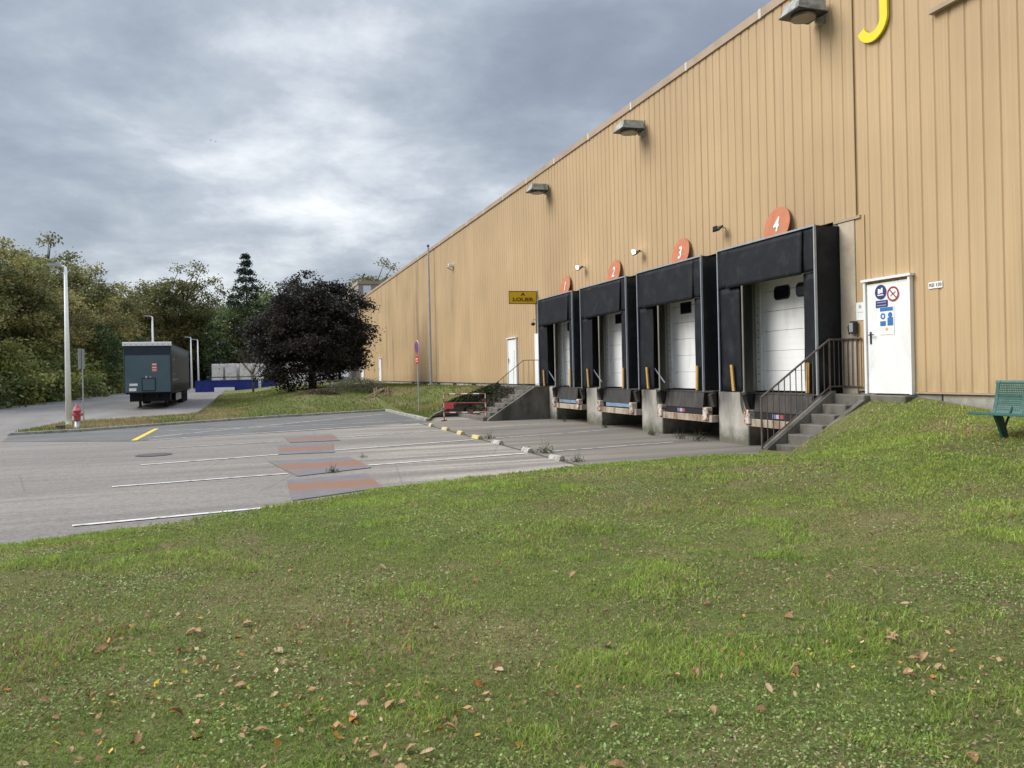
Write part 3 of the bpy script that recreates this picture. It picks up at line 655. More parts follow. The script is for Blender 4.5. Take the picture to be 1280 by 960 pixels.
# stairs beside the nearest dock
st = empty('concrete_steps', (W - .9, 11.85, -1.5), 'short concrete steps with sloping side walls up to the white door', 'steps')
def sp(name, mb, m): o = part(name, mb, m, st); o.matrix_parent_inverse = Matrix.Translation((-(W - .9), -11.85, 1.5)); return o
XL = 10.72
sp('landing', MB().bbox(XL + .12, W - .012, 10.5, 11.33, -1.3, -.57, .015), CONCD)
sp('landing', MB().bbox(XL, W - .012, 11.331, 12.22, -1.3, -.565, .015), CONCD)
for k in range(5):
    x1 = XL - .004 - k * .27; zt_ = -.745 - k * .18
    sp('step', MB().bbox(x1 - .30, x1, 11.47, 12.10, zt_ - .5, zt_, .012), CONCD)
sp('parapet', MB().prism([(XL + .05, -.50), (XL - .02, -.50), (XL - 1.62, -1.58), (XL - 1.62, -1.95), (XL + .05, -1.95)], 'y', 12.105, 12.30), CONCD)
sp('side_kerb', MB().prism([(W - .02, -.53), (XL + .1, -.60), (XL - 1.4, -1.52), (XL - 1.4, -1.8), (W - .02, -1.3)], 'y', 11.335, 11.465), CONCD)
def rail_thing(name, label, path_top, path_bot, spacing, r=1., extra=()):
    base = path_bot[-1]; o = empty(name, base, label, 'railing'); inv = Matrix.Translation((-base[0], -base[1], -base[2]))
    def rp(n, mb, m=RAILM): q = part(n, mb, m, o); q.matrix_parent_inverse = inv; return q
    rp('top_rail', MB().tube(path_top, .021 * r, 8)); rp('bottom_rail', MB().tube(path_bot, .016 * r, 8))
    bars = []
    for (a, b), (c, d) in zip(zip(path_top[:-1], path_top[1:]), zip(path_bot[:-1], path_bot[1:])):
        a, b, c, d = map(Vector, (a, b, c, d)); n = max(1, round(math.hypot(b.x - a.x, b.y - a.y) / spacing))
        for k in range(n):
            bars.append((a.lerp(b, k / n), c.lerp(d, k / n)))
    bars.append((Vector(path_top[-1]), Vector(path_bot[-1]) - Vector((0, 0, .06))))
    for a, c in bars: rp('baluster', MB().tube([a, c], .0105 * r, 6))
    for a, c in extra: rp('post', MB().tube([a, c], .02, 8))
    return o
rail_thing('stair_railing', 'brown steel railing beside the concrete steps near the white door',
           [(W - .06, 11.72, .50), (W - .06, 12.19, .50), (XL - .02, 12.19, .50), (XL - 1.62, 12.19, -.58)],
           [(W - .06, 11.72, -.42), (W - .06, 12.19, -.42), (XL - .02, 12.19, -.42), (XL - 1.62, 12.19, -1.50)], .13,
           extra=[((XL - .02, 12.19, .5), (XL - .02, 12.19, -.55)), ((XL - 1.62, 12.19, -.58), (XL - 1.62, 12.19, -1.62))])
# stairs beyond dock 1
s2 = empty('mossy_steps', (W - 1.5, 29.5, ZY), 'mossy concrete steps with high side wall beside the farthest dock', 'steps')
def sp2(name, mb, m): o = part(name, mb, m, s2); o.matrix_parent_inverse = Matrix.Translation((-(W - 1.5), -29.5, -ZY)); return o
YS = 28.0
sp2('side_wall', MB().prism([(W - .01, -.58), (W - .62, -.58), (8.55, -1.78), (8.55, ZY - .1), (W - .01, ZY - .1)], 'y', YS, YS + .22), CONCD)
sp2('side_wall', MB().prism([(W - .4, -.55), (W - .9, -.62), (7.35, -1.72), (7.35, ZY - .1), (W - .4, ZY - .1)], 'y', 32.0, 32.25), CONCD)
sp2('landing', MB().bbox(W - .6, W - .015, YS + .23, 33.0, ZY - .1, -.57, .015), CONCD)
for k in range(7): sp2('step', MB().bbox(W - .61 - (k + 1) * .3, W - .605 - k * .3, YS + .225, 31.99, ZY - .05, -.74 - k * .16, .012), CONCD)
rail_thing('far_stair_railing', 'thin brown railing on the mossy steps beside the farthest dock',
           [(W - .08, 29.0, .47), (10.37, 29.0, .47), (9.1, 29.0, -.50)], [(W - .08, 29.0, -.5), (10.37, 29.0, -.5), (9.1, 29.0, -1.45)], .22, .7)

# ------------------------------------------------------------------ things on the wall
def floodlight(y, z, label, s=1.):
    o = empty('wall_floodlight', (W, y, z), label, 'floodlight', 'large floodlights under the roof edge')
    part('bracket', MB().bbox(-.16 * s, .0, -.06, .06, -.22, .16, .01).box(-.03, -.001, -.1, .1, -.26, .2), LAMPG, o)
    h = part('housing', MB().add([(-.14, -.27, -.10), (-.82, -.27, -.12), (-.82, .27, -.12), (-.14, .27, -.10), (-.14, -.22, .14), (-.74, -.22, .12), (-.74, .22, .12), (-.14, .22, .14)],
             [(3, 2, 1, 0), (4, 5, 6, 7), (0, 1, 5, 4), (1, 2, 6, 5), (2, 3, 7, 6), (3, 0, 4, 7)]), LAMPG, o)
    part('housing_rim', MB().box(-.845, -.12, -.29, .29, -.145, -.1205), BLK, o)
    part('lens', MB().disc((-.48, 0, -.20), .24, 'z', .05, 24), LAMPGL, o)
    return o
floodlight(12.62, 7.14, 'weathered grey floodlight under the roof, nearest and largest')
floodlight(20.1, 7.10, 'weathered grey floodlight under the roof, middle of three')
floodlight(27.7, 7.08, 'weathered grey floodlight under the roof, farthest of three')
def smalllamp(y, z, lit, label):
    o = empty('dock_lamp', (W, y, z), label, 'lamp', 'small lamps between the dock signs')
    part('arm', MB().tube([(0, 0, 0), (-.14, 0, .02), (-.2, .0, -.03)], .018, 6), GALV, o)
    part('lamp_head', MB().add([(-.16, -.11, .05), (-.16, .11, .05), (-.30, .13, -.06), (-.30, -.13, -.06), (-.14, -.11, .015), (-.14, .11, .015), (-.28, .13, -.10), (-.28, -.13, -.10)],
             [(0, 1, 2, 3), (7, 6, 5, 4), (0, 4, 5, 1), (1, 5, 6, 2), (2, 6, 7, 3), (3, 7, 4, 0)]), BLK, o)
    g = part('lamp_glass', MB().prism([(-.07, -.06), (.07, -.06), (.07, .03), (-.07, .03)], 'x', -.322, -.303) if lit else MB().prism([(-.09, -.07), (.09, -.07), (.09, .03), (-.09, .03)], 'x', -.315, -.303), LIT if lit else GLASSB, o)
    if lit: part('bulb', MB().lathe((-.33, 0, -.05), [(.015, .02), (.04, .04), (.05, .07), (.035, .10), (.01, .11)], 12), LIT, o, True)
smalllamp(16.1, 3.42, 0, 'small unlit black lamp between discs 3 and 4')
smalllamp(20.28, 3.48, 1, 'small lit wall lamp between discs 2 and 3')
smalllamp(24.4, 3.58, 1, 'small lit wall lamp between discs 1 and 2')
# A LOUER board standing out from the wall
o = empty('letting_board', (W, 29.15, 3.0), 'yellow board reading A LOUER standing out from the wall', 'sign')
part('board', MB().box(-1.22, -.06, -.012, .012, -.235, .235), SIGNY, o)
part('border', MB().box(-1.235, -.045, -.018, .018, .236, .262).box(-1.235, -.045, -.018, .018, -.262, -.236).box(-1.235, -1.221, -.018, .018, -.2355, .2355).box(-.0595, -.045, -.018, .018, -.2355, .2355), SIGNR, o)
part('mount', MB().box(-.04, .0, -.06, .06, -.30, .30), GALV, o)
for txt, z, s_, sx_ in (('A', .125, .17, 1.5), ('LOUER', -.085, .20, 1.42)):
    me = text_mesh(txt, s_, SIGNR, sx_, .003, .006); me.transform(Matrix(((1, 0, 0, 0), (0, 0, -1, 0), (0, 1, 0, 0), (0, 0, 0, 1)))); link('lettering', me, o, (-.64, -.016, z))
# yellow letter J
o = empty('letter', (W - .05, 11.3, 6.7), 'large yellow letter J fixed high on the wall', 'letter')
path = [(-.22, 1.0), (-.22, -.32)] + [(-.22 + .25 - .25 * math.cos(t), -.32 - .27 * math.sin(t)) for t in np.linspace(.12, math.pi * .93, 14)]
# path in (y,z): upright on the right-hand (lower y) side, hook towards +y
path = [(-.30, 1.0), (-.30, -.34)] + [(-.02 - .28 * math.cos(t), -.34 - .29 * math.sin(t)) for t in np.linspace(.12, math.pi * .90, 14)]
L, Rr = [], []
for i, q in enumerate(path):
    a, b = Vector(path[max(i - 1, 0)]), Vector(path[min(i + 1, len(path) - 1)]); d = (b - a).normalized(); nrm = Vector((-d.y, d.x)) * .085
    L.append((q[0] + nrm.x, q[1] + nrm.y)); Rr.append((q[0] - nrm.x, q[1] - nrm.y))
mb = MB(); n = len(path)
vs = [(-.02, *p) for p in L] + [(-.02, *p) for p in Rr] + [(.03, *p) for p in L] + [(.03, *p) for p in Rr]
fs = []
for i in range(n - 1): fs += [(i, i + 1, n + i + 1, n + i), (2 * n + i, 3 * n + i, 3 * n + i + 1, 2 * n + i + 1), (i, 2 * n + i, 2 * n + i + 1, i + 1), (n + i, n + i + 1, 3 * n + i + 1, 3 * n + i)]
fs += [(0, n, 3 * n, 2 * n), (n - 1, 3 * n - 1, 4 * n - 1, 2 * n - 1)]
part('letter_face', mb.add(vs, fs), YELL, o)
# safety signs on and beside the near door
xd = W - .054
def wsign(name, label, cat, y, z, build):
    o = empty(name, (xd, y, z), label, cat); build(o); return o
def b1(o):
    part('disc', MB().disc((-.004, 0, 0), .135, 'x', .004, 28), BLUED, o)
    part('pictogram', MB().box(-.0075, -.0045, -.055, -.015, -.02, .075).box(-.0075, -.0045, .015, .06, -.03, .06).box(-.0075, -.0045, -.07, .07, -.065, -.045).box(-.0075, -.0045, -.012, .012, -.02, .05), PAINTW, o)
wsign('mandatory_sign', 'navy round safety sign with white pictogram on the white door', 'sign', 11.22, 1.33, b1)
def b2(o):
    part('plate', MB().box(-.004, 0, -.14, .14, -.065, .065), BLUED, o)
    part('print', MB().box(-.0075, -.0045, -.11, .11, .02, .035).box(-.0075, -.0045, -.11, .11, -.035, -.02), mat('lilac_print', (.35, .34, .52), .6, .1), o)
wsign('text_plate', 'small navy text plate under the round sign on white door', 'sign', 11.20, 1.11, b2)
def b3(o):
    part('disc', MB().disc((-.004, 0, 0), .135, 'x', .004, 28), PAINTW, o)
    part('red_ring', MB().ring((-.008, 0, 0), .105, .135, 'x', .0035, 28), REDD, o)
    part('red_bar', MB().prism([(.085, .07), (.07, .085), (-.085, -.07), (-.07, -.085)], 'x', -.0085, -.0045), REDD, o)
    part('cigarette', MB().prism([(.06, -.02), (.055, -.045), (-.06, .02), (-.055, .045)], 'x', -.0070, -.0042), mat('grey_print', (.2, .2, .2), .6, .1), o)
wsign('no_smoking_sign', 'round red-ringed no smoking sign on the white door', 'sign', 10.93, 1.27, b3)
def b4(o):
    part('sheet', MB().box(-.003, 0, -.17, .17, -.26, .26), PAINTW, o)
    part('heading', MB().box(-.006, -.0035, -.15, .15, .17, .24), BLUEB, o)
    for yy in (.085, -.085):
        part('pictogram', MB().ring((-.006, yy, .08), .028, .058, 'x', .0025, 20) if yy > 0 else MB().disc((-.006, yy, .095), .05, 'x', .0025, 16), BLUEB, o)
        part('caption', MB().box(-.006, -.0035, yy - .065, yy + .065, -.10 if yy > 0 else -.10, -.01 if yy > 0 else .05), BLUEB, o)
    part('orange_mark', MB().disc((-.006, 0, -.16), .03, 'x', .0025, 12), mat('pale_orange_print', (.7, .38, .22), .6, .1), o)
wsign('safety_poster', 'white poster with blue pictograms below the round signs on door', 'poster', 11.09, .80, b4)
o = empty('wall_notice', (W - .024, 11.76, 1.02), 'white paper notice on the wall left of the white door', 'notice')
part('sheet', MB().box(-.005, 0, -.10, .10, -.17, .17), PAINTW, o); part('print', MB().box(-.008, -.0055, -.03, .03, .06, .12).box(-.008, -.0055, -.06, -.04, -.03, -.01).box(-.008, -.0055, -.01, .01, -.03, -.01).box(-.008, -.0055, .04, .06, -.03, -.01), mat('grey_blue_print', (.35, .37, .42), .6, .1), o)
o = empty('intercom', (W - .036, 11.88, .72), 'grey and black intercom box on the concrete column', 'intercom')
part('case', MB().bbox(-.09, 0, -.075, .075, -.12, .12, .02), BLK, o); part('cover', MB().bbox(-.10, -.0905, -.035, .06, -.09, .09, .008), GALV, o); part('cord', MB().tube([(-.05, .06, .1), (-.08, .11, .02), (-.06, .10, -.14)], .012, 6), BLK, o)
o = empty('wall_plate', (W - .008, 10.06, 1.33), 'small white plate with dark lettering on the wall right of the door', 'sign')
part('plate', MB().box(-.006, 0, -.14, .14, -.055, .055), PAINTW, o); text_on_wall('lettering', 'REI 120', .08, mat('grey_lettering', (.10, .10, .14), .6, .1), (-.008, 0, 0), o, 1.0, 0)
# cctv
def cctv(y, z, label):
    o = empty('security_camera', (W, y, z), label, 'camera')
    part('bracket', MB().tube([(0, 0, -.15), (-.05, 0, -.12), (-.3, 0, 0)], .03, 6), GALV, o)
    part('body', MB().bbox(-.30, .25, -.42, -.12, .0, .16, .02), PAINTW, o); part('lens', MB().disc((-.315, -.27, .08), .05, 'x', .014, 14), GLASSB, o)
cctv(42.9, 6.1, 'white security camera high on the far wall')
o = empty('small_wall_camera', (W, 28.9, 1.95), 'small dark camera on bracket left of the farthest dock', 'camera')
part('bracket', MB().tube([(0, 0, .12), (-.28, .1, .16), (-.28, .1, .02)], .016, 6), GALV, o); part('dome', MB().lathe((-.28, .1, -.1), [(.02, 0), (.08, .04), (.09, .1), (.06, .13)], 12), BLK, o, True)
# tall pole against the wall
o = empty('tall_pole', (10.75, 47.4, -.75), 'tall grey metal pole against the far wall, taller than the roof', 'pole')
part('shaft', MB().tube([(0, 0, -.3), (0, 0, 4), (0, 0, 8.75)], [.085, .075, .055], 10), GALV, o); part('cap', MB().lathe((0, 0, 8.752), [(.07, 0), (.09, .06), (.06, .14), (.01, .16)], 10), BLUES, o, True); part('foot', MB().bbox(-.16, .16, -.16, .16, -.3, .12, .02), CONCL, o)

# ------------------------------------------------------------------ yard furniture
stops = [(26.55, 1, 'yellow painted wheel stop nearest the mossy steps, farthest of the row'), (24.45, 1, 'yellow painted wheel stop, second of the row from the far end'), (22.55, 1, 'yellow painted wheel stop, third of the row from the far end'), (20.8, 1, 'yellow wheel stop with a weed at its end, nearest yellow one'),
         (18.9, 0, 'bare grey wheel stop next to the nearest yellow one'), (16.65, 0, 'pale bare wheel stop with a weed beside it'), (14.85, 0, 'pale bare wheel stop nearest the front lawn')]
for y, yel, lab in stops:
    mb = MB().prism([(-.08, 0), (.08, 0), (.048, .085), (.025, .097), (-.025, .097), (-.048, .085)], 'y', -.24, .24)
    o = part('wheel_stop', mb, STOPY if yel else STOPW); o.location = (6.0, y, ZY + .006); o.rotation_euler = (0, random.uniform(-.03, .03), random.uniform(-.14, .14)); tag(o, lab, 'wheel stop', 'wheel stops in a row')
def mat_plate():
    m = bpy.data.materials.new('rusty_plate'); m.use_nodes = True; t = m.node_tree; b = t.nodes['Principled BSDF']
    tcn = N(t, 'ShaderNodeTexCoord'); P = tcn.outputs['Object']; oi = N(t, 'ShaderNodeObjectInfo')
    ofs = N(t, 'ShaderNodeVectorMath', operation='ADD'); t.links.new(P, ofs.inputs[0]); cbn = N(t, 'ShaderNodeCombineXYZ'); t.links.new(mathn(t, 'MULTIPLY', oi.outputs['Random'], 9), cbn.inputs[2]); t.links.new(cbn.outputs[0], ofs.inputs[1])
    c = mix(t, ramp(t, noise(t, ofs.outputs[0], 3, 5, .6), [(.3, 0), (.7, 1)]), (.185, .17, .175), (.15, .128, .125))
    s = N(t, 'ShaderNodeSeparateXYZ'); t.links.new(P, s.inputs[0])
    wv = mathn(t, 'ADD', s.outputs[1], mathn(t, 'MULTIPLY', mathn(t, 'SUBTRACT', noise(t, vmap(t, ofs.outputs[0], (1.2, 3, 1)), 1, 5, .65), .5), .9))
    band = ramp(t, mathn(t, 'ABSOLUTE', wv), [(.24, 1), (.72, 0)])          # wheel-worn rust across the middle
    c = mix(t, mathn(t, 'MULTIPLY', band, .9), c, (.25, .115, .058))
    c = mix(t, ramp(t, noise(t, vmap(t, ofs.outputs[0], (1, 4, 1)), 2.2, 5, .7), [(.58, 0), (.75, .6)]), c, (.26, .15, .07))
    t.links.new(c, b.inputs['Base Color']); b.inputs['Roughness'].default_value = .55; b.inputs['Metallic'].default_value = .15
    return m
PLATE = mat_plate()
for pts, lab in [([(.56, 11.9), (2.02, 12.6), (2.0, 14.55), (.58, 14.25)], 'rust-streaked steel plate nearest the front lawn, flush on asphalt'), ([(.79, 14.78), (2.24, 15.42), (2.1, 17.6), (.33, 17.7)], 'rusty steel plate lying crooked, second from the lawn'),
                 ([(.60, 19.15), (1.88, 18.95), (2.08, 21.45), (.68, 21.75)], 'grey steel plate third from the lawn'), ([(1.02, 22.5), (2.38, 22.35), (2.42, 24.9), (.94, 24.6)], 'faint rusty steel plate farthest from the lawn')]:
    cxp = sum(p[0] for p in pts) / 4; cyp = sum(p[1] for p in pts) / 4
    o = part('steel_plate', MB().prism([(p[0] - cxp, p[1] - cyp) for p in pts], 'z', 0, .012), PLATE); o.location = (cxp, cyp, ZY + .004); tag(o, lab, 'steel plate', 'steel plates on the asphalt')
o = part('manhole_cover', MB().disc((0, 0, 0), .33, 'z', .012, 28).ring((0, 0, .0), .34, .42, 'z', .010, 28), mat('cast_iron', (.085, .08, .075), .7, .2, 9)); o.location = (-2.3, 20.8, ZY + .003); tag(o, 'dark round manhole cover in the asphalt', 'manhole cover')
# red and white barrier at the mossy steps
ang = math.atan2(28.35 - 29.35, 8.55 - 7.15)
o = empty('barrier_fence', (7.15, 29.35, ZY), 'red and white tubular barrier in front of the mossy steps', 'barrier', rz=ang)
LB = 1.72
def striped(name, a, b, r=.022, n=6):
    a, b = Vector(a), Vector(b)
    for k in range(n): part(name, MB().tube([a.lerp(b, k / n), a.lerp(b, (k + 1) / n)], r, 8), REDW_R if k % 2 == 0 else REDW_W, o)
striped('top_rail', (0, 0, 1.05), (LB, 0, 1.05), n=7); striped('bottom_rail', (0, 0, .33), (LB, 0, .33), n=7); striped('left_post', (0, 0, 0), (0, 0, 1.05), n=6); striped('right_post', (LB, 0, 0), (LB, 0, 1.05), n=6)
part('middle_rail', MB().tube([(0, 0, .70), (LB, 0, .70)], .02, 8), REDW_R, o); part('red_plate', MB().box(.04, .42, -.03, -.022, .48, .70), mat('faded_red_board', (.42, .05, .045), .6, .12, 8), o)
for q in (0, LB): part('foot', MB().tube([(q, -.28, .02), (q, .28, .02)], .02, 6), REDW_R, o)
# no-parking sign
zsg = float(bank_z(7.25, 34.6))
o = empty('no_parking_sign', (7.25, 34.6, zsg), 'round no parking sign with red plate on slim pole, seen from the side', 'sign', rz=rad(-86))
part('pole', MB().tube([(0, 0, -.2), (0, 0, 3.25)], .028, 8), GALV, o)
dk = part('disc', MB().disc((0, -.045, 2.98), .30, 'y', .012, 28), BLUES, o); part('red_ring', MB().ring((0, -.052, 2.98), .245, .30, 'y', .006, 28), REDS, dk); part('red_bar', MB().prism([(-.20, 2.76), (-.16, 2.74), (.20, 3.20), (.16, 3.22)], 'y', -.0515, -.0455), REDS, dk); part('white_rim', MB().disc((0, -.032, 2.98), .32, 'y', .010, 28), PAINTW, dk)
pt = part('plate', MB().box(-.21, .21, -.045, -.03, 2.22, 2.60), REDS, o); part('print', MB().box(-.18, .18, -.049, -.0455, 2.44, 2.47).box(-.18, .18, -.049, -.0455, 2.34, 2.36), PAINTW, pt)
# street lamps
def lamp(x, y, h, label, az=rad(-75)):
    o = empty('street_lamp', (x, y, float(road_z(y)) + .05), label, 'street lamp', 'white street lamps along the road', rz=az)
    part('post', MB().tube([(0, 0, -.3), (0, 0, h * .5), (0, 0, h)], [.125, .09, .06], 12), LPOST, o, True)
    part('arm', MB().tube([(0, 0, h - .02), (.05, 0, h + .04), (.35, 0, h + .08)], .04, 8), LPOST, o)
    part('lamp_head', MB().prism([(.12, h + .03), (.66, h + .05), (.68, h + .10), (.5, h + .15), (.16, h + .13)], 'y', -.12, .12), GALV, o)
    part('base_plate', MB().bbox(-.2, .2, -.2, .2, -.02, .04, .01), LPOST, o)
lamp(-7.15, 36.0, 6.55, 'tall white street lamp beside the red hydrant, nearest and largest', rad(180))
lamp(*(lambda q: q)((fw * 64 + rt * ((192 - 640) / 960 * 64)).to_2d()), 6.6, 'white street lamp rising behind the trailer', rad(180)); lamp(*(fw * 84 + rt * ((239.5 - 640) / 960 * 84)).to_2d(), 5.75, 'white street lamp just right of the trailer', rad(180)); lamp(*(fw * 89 + rt * ((248 - 640) / 960 * 89)).to_2d(), 5.7, 'white street lamp at the left end of the blue panels', rad(180))
# slim post with a plate seen edge on
o = empty('edge_on_sign', (-6.75, 36.8, float(road_z(36.8)) + .05), 'slim grey post with narrow plate seen edge on beside hydrant', 'sign', rz=rad(-12))
part('pole', MB().tube([(0, 0, -.2), (0, 0, 3.15)], .03, 8), GALV, o); part('plate', MB().box(-.045, -.032, -.30, .30, 2.35, 3.2), GALV, o); part('plate_face', MB().box(-.052, -.0455, -.29, .29, 2.36, 3.19), PAINTW, o)
# hydrant
o = empty('fire_hydrant', (-6.25, 32.9, float(bank_z(-6.25, 32.9))), 'faded red fire hydrant at the foot of the white lamp post', 'hydrant')
part('base', MB().lathe((0, 0, -.1), [(.13, 0), (.13, .12), (.09, .14), (.085, .36)], 14), GALV, o, True)
hb_ = part('body', MB().lathe((0, 0, .26), [(.10, 0), (.12, .04), (.12, .34), (.155, .36), (.155, .40), (.12, .43), (.10, .52), (.04, .56), (.035, .62), (.01, .63)], 16), HYD, o, True)
for a in (0, 120, 240): part('outlet_cap', MB().tube([(.08 * math.cos(rad(a)), .08 * math.sin(rad(a)), .5), (.19 * math.cos(rad(a)), .19 * math.sin(rad(a)), .5)], [.06, .065], 12), HYD, hb_)
o = part('valve_box', MB().bbox(-.14, .14, -.12, .12, -.1, .14, .015), mat('rusty_box', (.10, .07, .05), .8, .3, 9)); o.location = (-6.75, 32.55, float(bank_z(-6.75, 32.55))); tag(o, 'small dark box in the grass left of the hydrant', 'valve box')

# trailer parked on the road
TX, TY = -5.68, 49.4; TZ = float(road_z(50))
o = empty('semi_trailer', (TX, TY, TZ), 'dark teal and grey curtain-side semi trailer parked on the road without tractor', 'trailer')
fr = part('front_wall', MB().bbox(-1.27, 1.27, 0, .06, 1.0, 3.72, .03), TEAL, o)
part('upper_band', MB().box(-1.24, 1.24, -.012, -.002, 3.18, 3.70), TEALD, fr)
for x in (-1.255, 1.215): part('corner_post', MB().bbox(x, x + .04, -.02, .1, 1.0, 3.70, .008), TEALD, fr)
part('service_panel', MB().bbox(-.33, .42, -.05, -.001, 1.08, 1.85, .02), TEALD, fr); part('service_door', MB().box(-.27, .36, -.058, -.051, 1.12, 1.78), TEAL, fr)
part('coupling', MB().bbox(-.12, -.02, -.12, -.051, 1.82, 1.95, .01).bbox(.1, .18, -.10, -.051, 1.84, 1.93, .01), GALV, fr)
pc = part('warning_placard', MB().box(.22, .50, -.02, -.003, 2.18, 2.70), mat('faded_red_placard', (.50, .17, .13), .6, .12, 10), fr)
part('print', MB().box(.25, .47, -.024, -.0205, 2.60, 2.66).box(.25, .47, -.024, -.0205, 2.42, 2.47).box(.25, .47, -.024, -.0205, 2.28, 2.32), PAINTW, pc)
part('white_label', MB().box(-.98, -.55, -.02, -.003, 1.38, 1.52), PAINTW, fr); part('white_label', MB().box(-1.0, -.62, -.02, -.003, 1.08, 1.26), PAINTW, fr)
part('roof_rim', MB().bbox(-1.31, 1.31, -.06, .10, 3.721, 3.94, .02), PAINTW, o)
for k in range(9): part('roof_rivet', MB().disc((-1.15 + k * .287, -.066, 3.80), .022, 'y', .006, 8), STEELD, o)
part('roof', MB().box(-1.27, 1.27, .101, 13.55, 3.74, 3.86), TARPG, o)
for s in (-1, 1):
    cw = part('side_curtain', wavy(0, 13.4, 1.05, 3.735, 0, .015, 4 + s, 60, 6, .02), TARPG, o, True)
    cw.data.transform(Matrix.Translation((s * 1.265, .08, 0)))
for s in (1,):
    mk = MB()
    for (y0, z0, y1, z1, w) in [(.5, 3.4, .9, 2.9, .10), (.9, 2.95, 1.7, 3.0, .10), (1.0, 2.75, 1.5, 2.15, .05), (.4, 2.05, 2.4, 2.07, .03)]:
        mk.prism([(y0, z0), (y1, z1), (y1 + w, z1 - w), (y0 + w, z0 - w)], 'x', 1.30, 1.304)
    for k in range(12): mk.box(1.30, 1.304, .5 + k * .3, .68 + k * .3, 1.62 + .05 * (k > 4), 1.78)
    part('curtain_print', mk, TARPT, o)
for k in range(22):
    part('curtain_strap', MB().box(1.302, 1.309, .45 + k * .6, .49 + k * .6, 1.0, 1.5), CHAS, o)
for s in (-1, 1): part('mud_flap', MB().box(s * 1.08 - .2, s * 1.08 + .2, 11.45, 11.47, .2, .95), CHAS, o)
part('rear_doors', MB().box(-1.27, 1.27, 13.51, 13.56, 1.0, 3.73), TARPG, o)
part('side_rail', MB().box(1.22, 1.30, .1, 13.5, .96, 1.05).box(-1.30, -1.22, .1, 13.5, .96, 1.05), CHAS, o)
part('chassis', MB().box(-.5, -.36, .6, 13.3, .62, .99).box(.36, .5, .6, 13.3, .62, .99).box(-1.2, 1.2, .2, 13.4, .90, .995).box(-1.1, 1.1, .9, 1.6, .45, .9).box(-.3, .3, 1.2, 6, .5, .9), CHAS, o)
for x in (-.72, .72):
    lg = part('landing_leg', MB().bbox(x - .07, x + .07, 2.3, 2.44, .08, .95, .01), CHAS, o); part('foot', MB().bbox(x - .15, x + .15, 2.2, 2.54, 0.0, .08, .01), CHAS, lg)
part('pallet_box', MB().bbox(-1.18, 1.18, 4.2, 6.4, .38, .88, .03), CHAS, o)
part('side_guard', MB().bbox(1.19, 1.22, 3.4, 7.2, .42, .86, .01), mat('pale_side_guard', (.42, .42, .41), .6, .12, 4), o); part('side_guard', MB().bbox(-1.22, -1.19, 3.4, 7.2, .42, .86, .01), MATS['pale_side_guard'], o)
part('light_bar', MB().box(-.2, .75, 3.0, 3.06, .28, .42), MATS['pale_side_guard'], o)
for y_ in (8.2, 9.5, 10.8):
    for s in (-1, 1):
        wl = empty('wheel', (s * 1.08, y_, .50), 'black trailer wheel', 'wheel'); wl.parent = o
        for kk in ('label', 'category'): del wl[kk]
        part('tyre', MB().ring((-.17, 0, 0), .30, .50, 'x', .34, 24), TYRE, wl); part('rim', MB().disc((-.12, 0, 0), .30, 'x', .22, 18), GALV, wl)
    part('axle', MB().tube([(-1.0, y_, .5), (1.0, y_, .5)], .07, 8), CHAS, o)
part('mud_guard', MB().box(.9, 1.25, 7.4, 11.5, 1.0, 1.03), CHAS, o)

# blue panels, bales
def wall_panel(x0, y0, x1, y1, z0, z1, label, name='blue_panel_barrier'):
    L_ = math.hypot(x1 - x0, y1 - y0); o = empty(name, (x0, y0, z0), label, 'barrier', 'blue barriers before the bales', rz=math.atan2(y1 - y0, x1 - x0)); n = max(2, round(L_ / 1.9))
    for k in range(n): part('panel', MB().bbox(L_ * k / n + .01, L_ * (k + 1) / n - .01, -.04, .04, -.3, z1 - z0, .01), BLUEW, o)
    part('cap_rail', MB().box(-.02, L_ + .02, -.06, .06, z1 - z0 + .001, z1 - z0 + .05), BLUEW, o); return o, L_
zr = float(road_z(82))
o, L_ = wall_panel(-5.25, 83.0, .75, 81.2, zr + .02, zr + 1.12, 'long blue panel barrier with white board at its foot')
part('white_board', MB().box(1.9, 3.9, -.062, -.045, -.05, .42), PAINTW, o)
o, L_ = wall_panel(1.0, 81.3, 2.7, 80.7, zr + .14, zr + 1.18, 'short blue panel barrier right of the long one, near the dark tree')
o, L_ = wall_panel(2.75, 80.7, 6.2, 79.6, zr + .14, zr + .95, 'pale low barrier behind the dark tree', 'pale_panel_barrier')
for c in o.children: c.data.materials[0] = PAINTW
rb = random.Random(5)
def bale_mesh(seed):
    r = random.Random(seed); mb = MB(); nx = 5; pts = []
    def f(u, v, w): return (u * .56 + r.uniform(-.02, .02), v * .56 + r.uniform(-.02, .02), (w + 1) * .57 + r.uniform(-.02, .02))
    g = [-1, -.9, 0, .9, 1]
    for ax_ in range(3):
        for s in (-1, 1):
            vs = []
            for a in g:
                for b in g:
                    q = [a, b]; q.insert(ax_, s); sc_ = 1 - .05 * (abs(a) > .95) - .05 * (abs(b) > .95); q[ax_] = s * sc_
                    vs.append((q[0] * .56, q[1] * .56, (q[2] + 1) * .57))
            fs = [(i * 5 + j, i * 5 + j + 1, i * 5 + j + 6, i * 5 + j + 5) if (s > 0) == (ax_ != 1) else (i * 5 + j, i * 5 + j + 5, i * 5 + j + 6, i * 5 + j + 1) for i in range(4) for j in range(4)]
            mb.add(vs, fs)
    return mb
bme = bale_mesh(1).mesh('wrapped_bale', BALEM); strapm = MB().box(-.575, .575, -.05, .05, -.004, 1.146).mesh('strap', mat('bale_strap', (.45, .42, .40), .6, .1))
dirb = Vector((1, -.3, 0)).normalized(); names = ['leftmost', 'second from left', 'third from left', 'fourth from left', 'fifth from left', 'sixth from left', 'seventh from left', 'eighth from left']
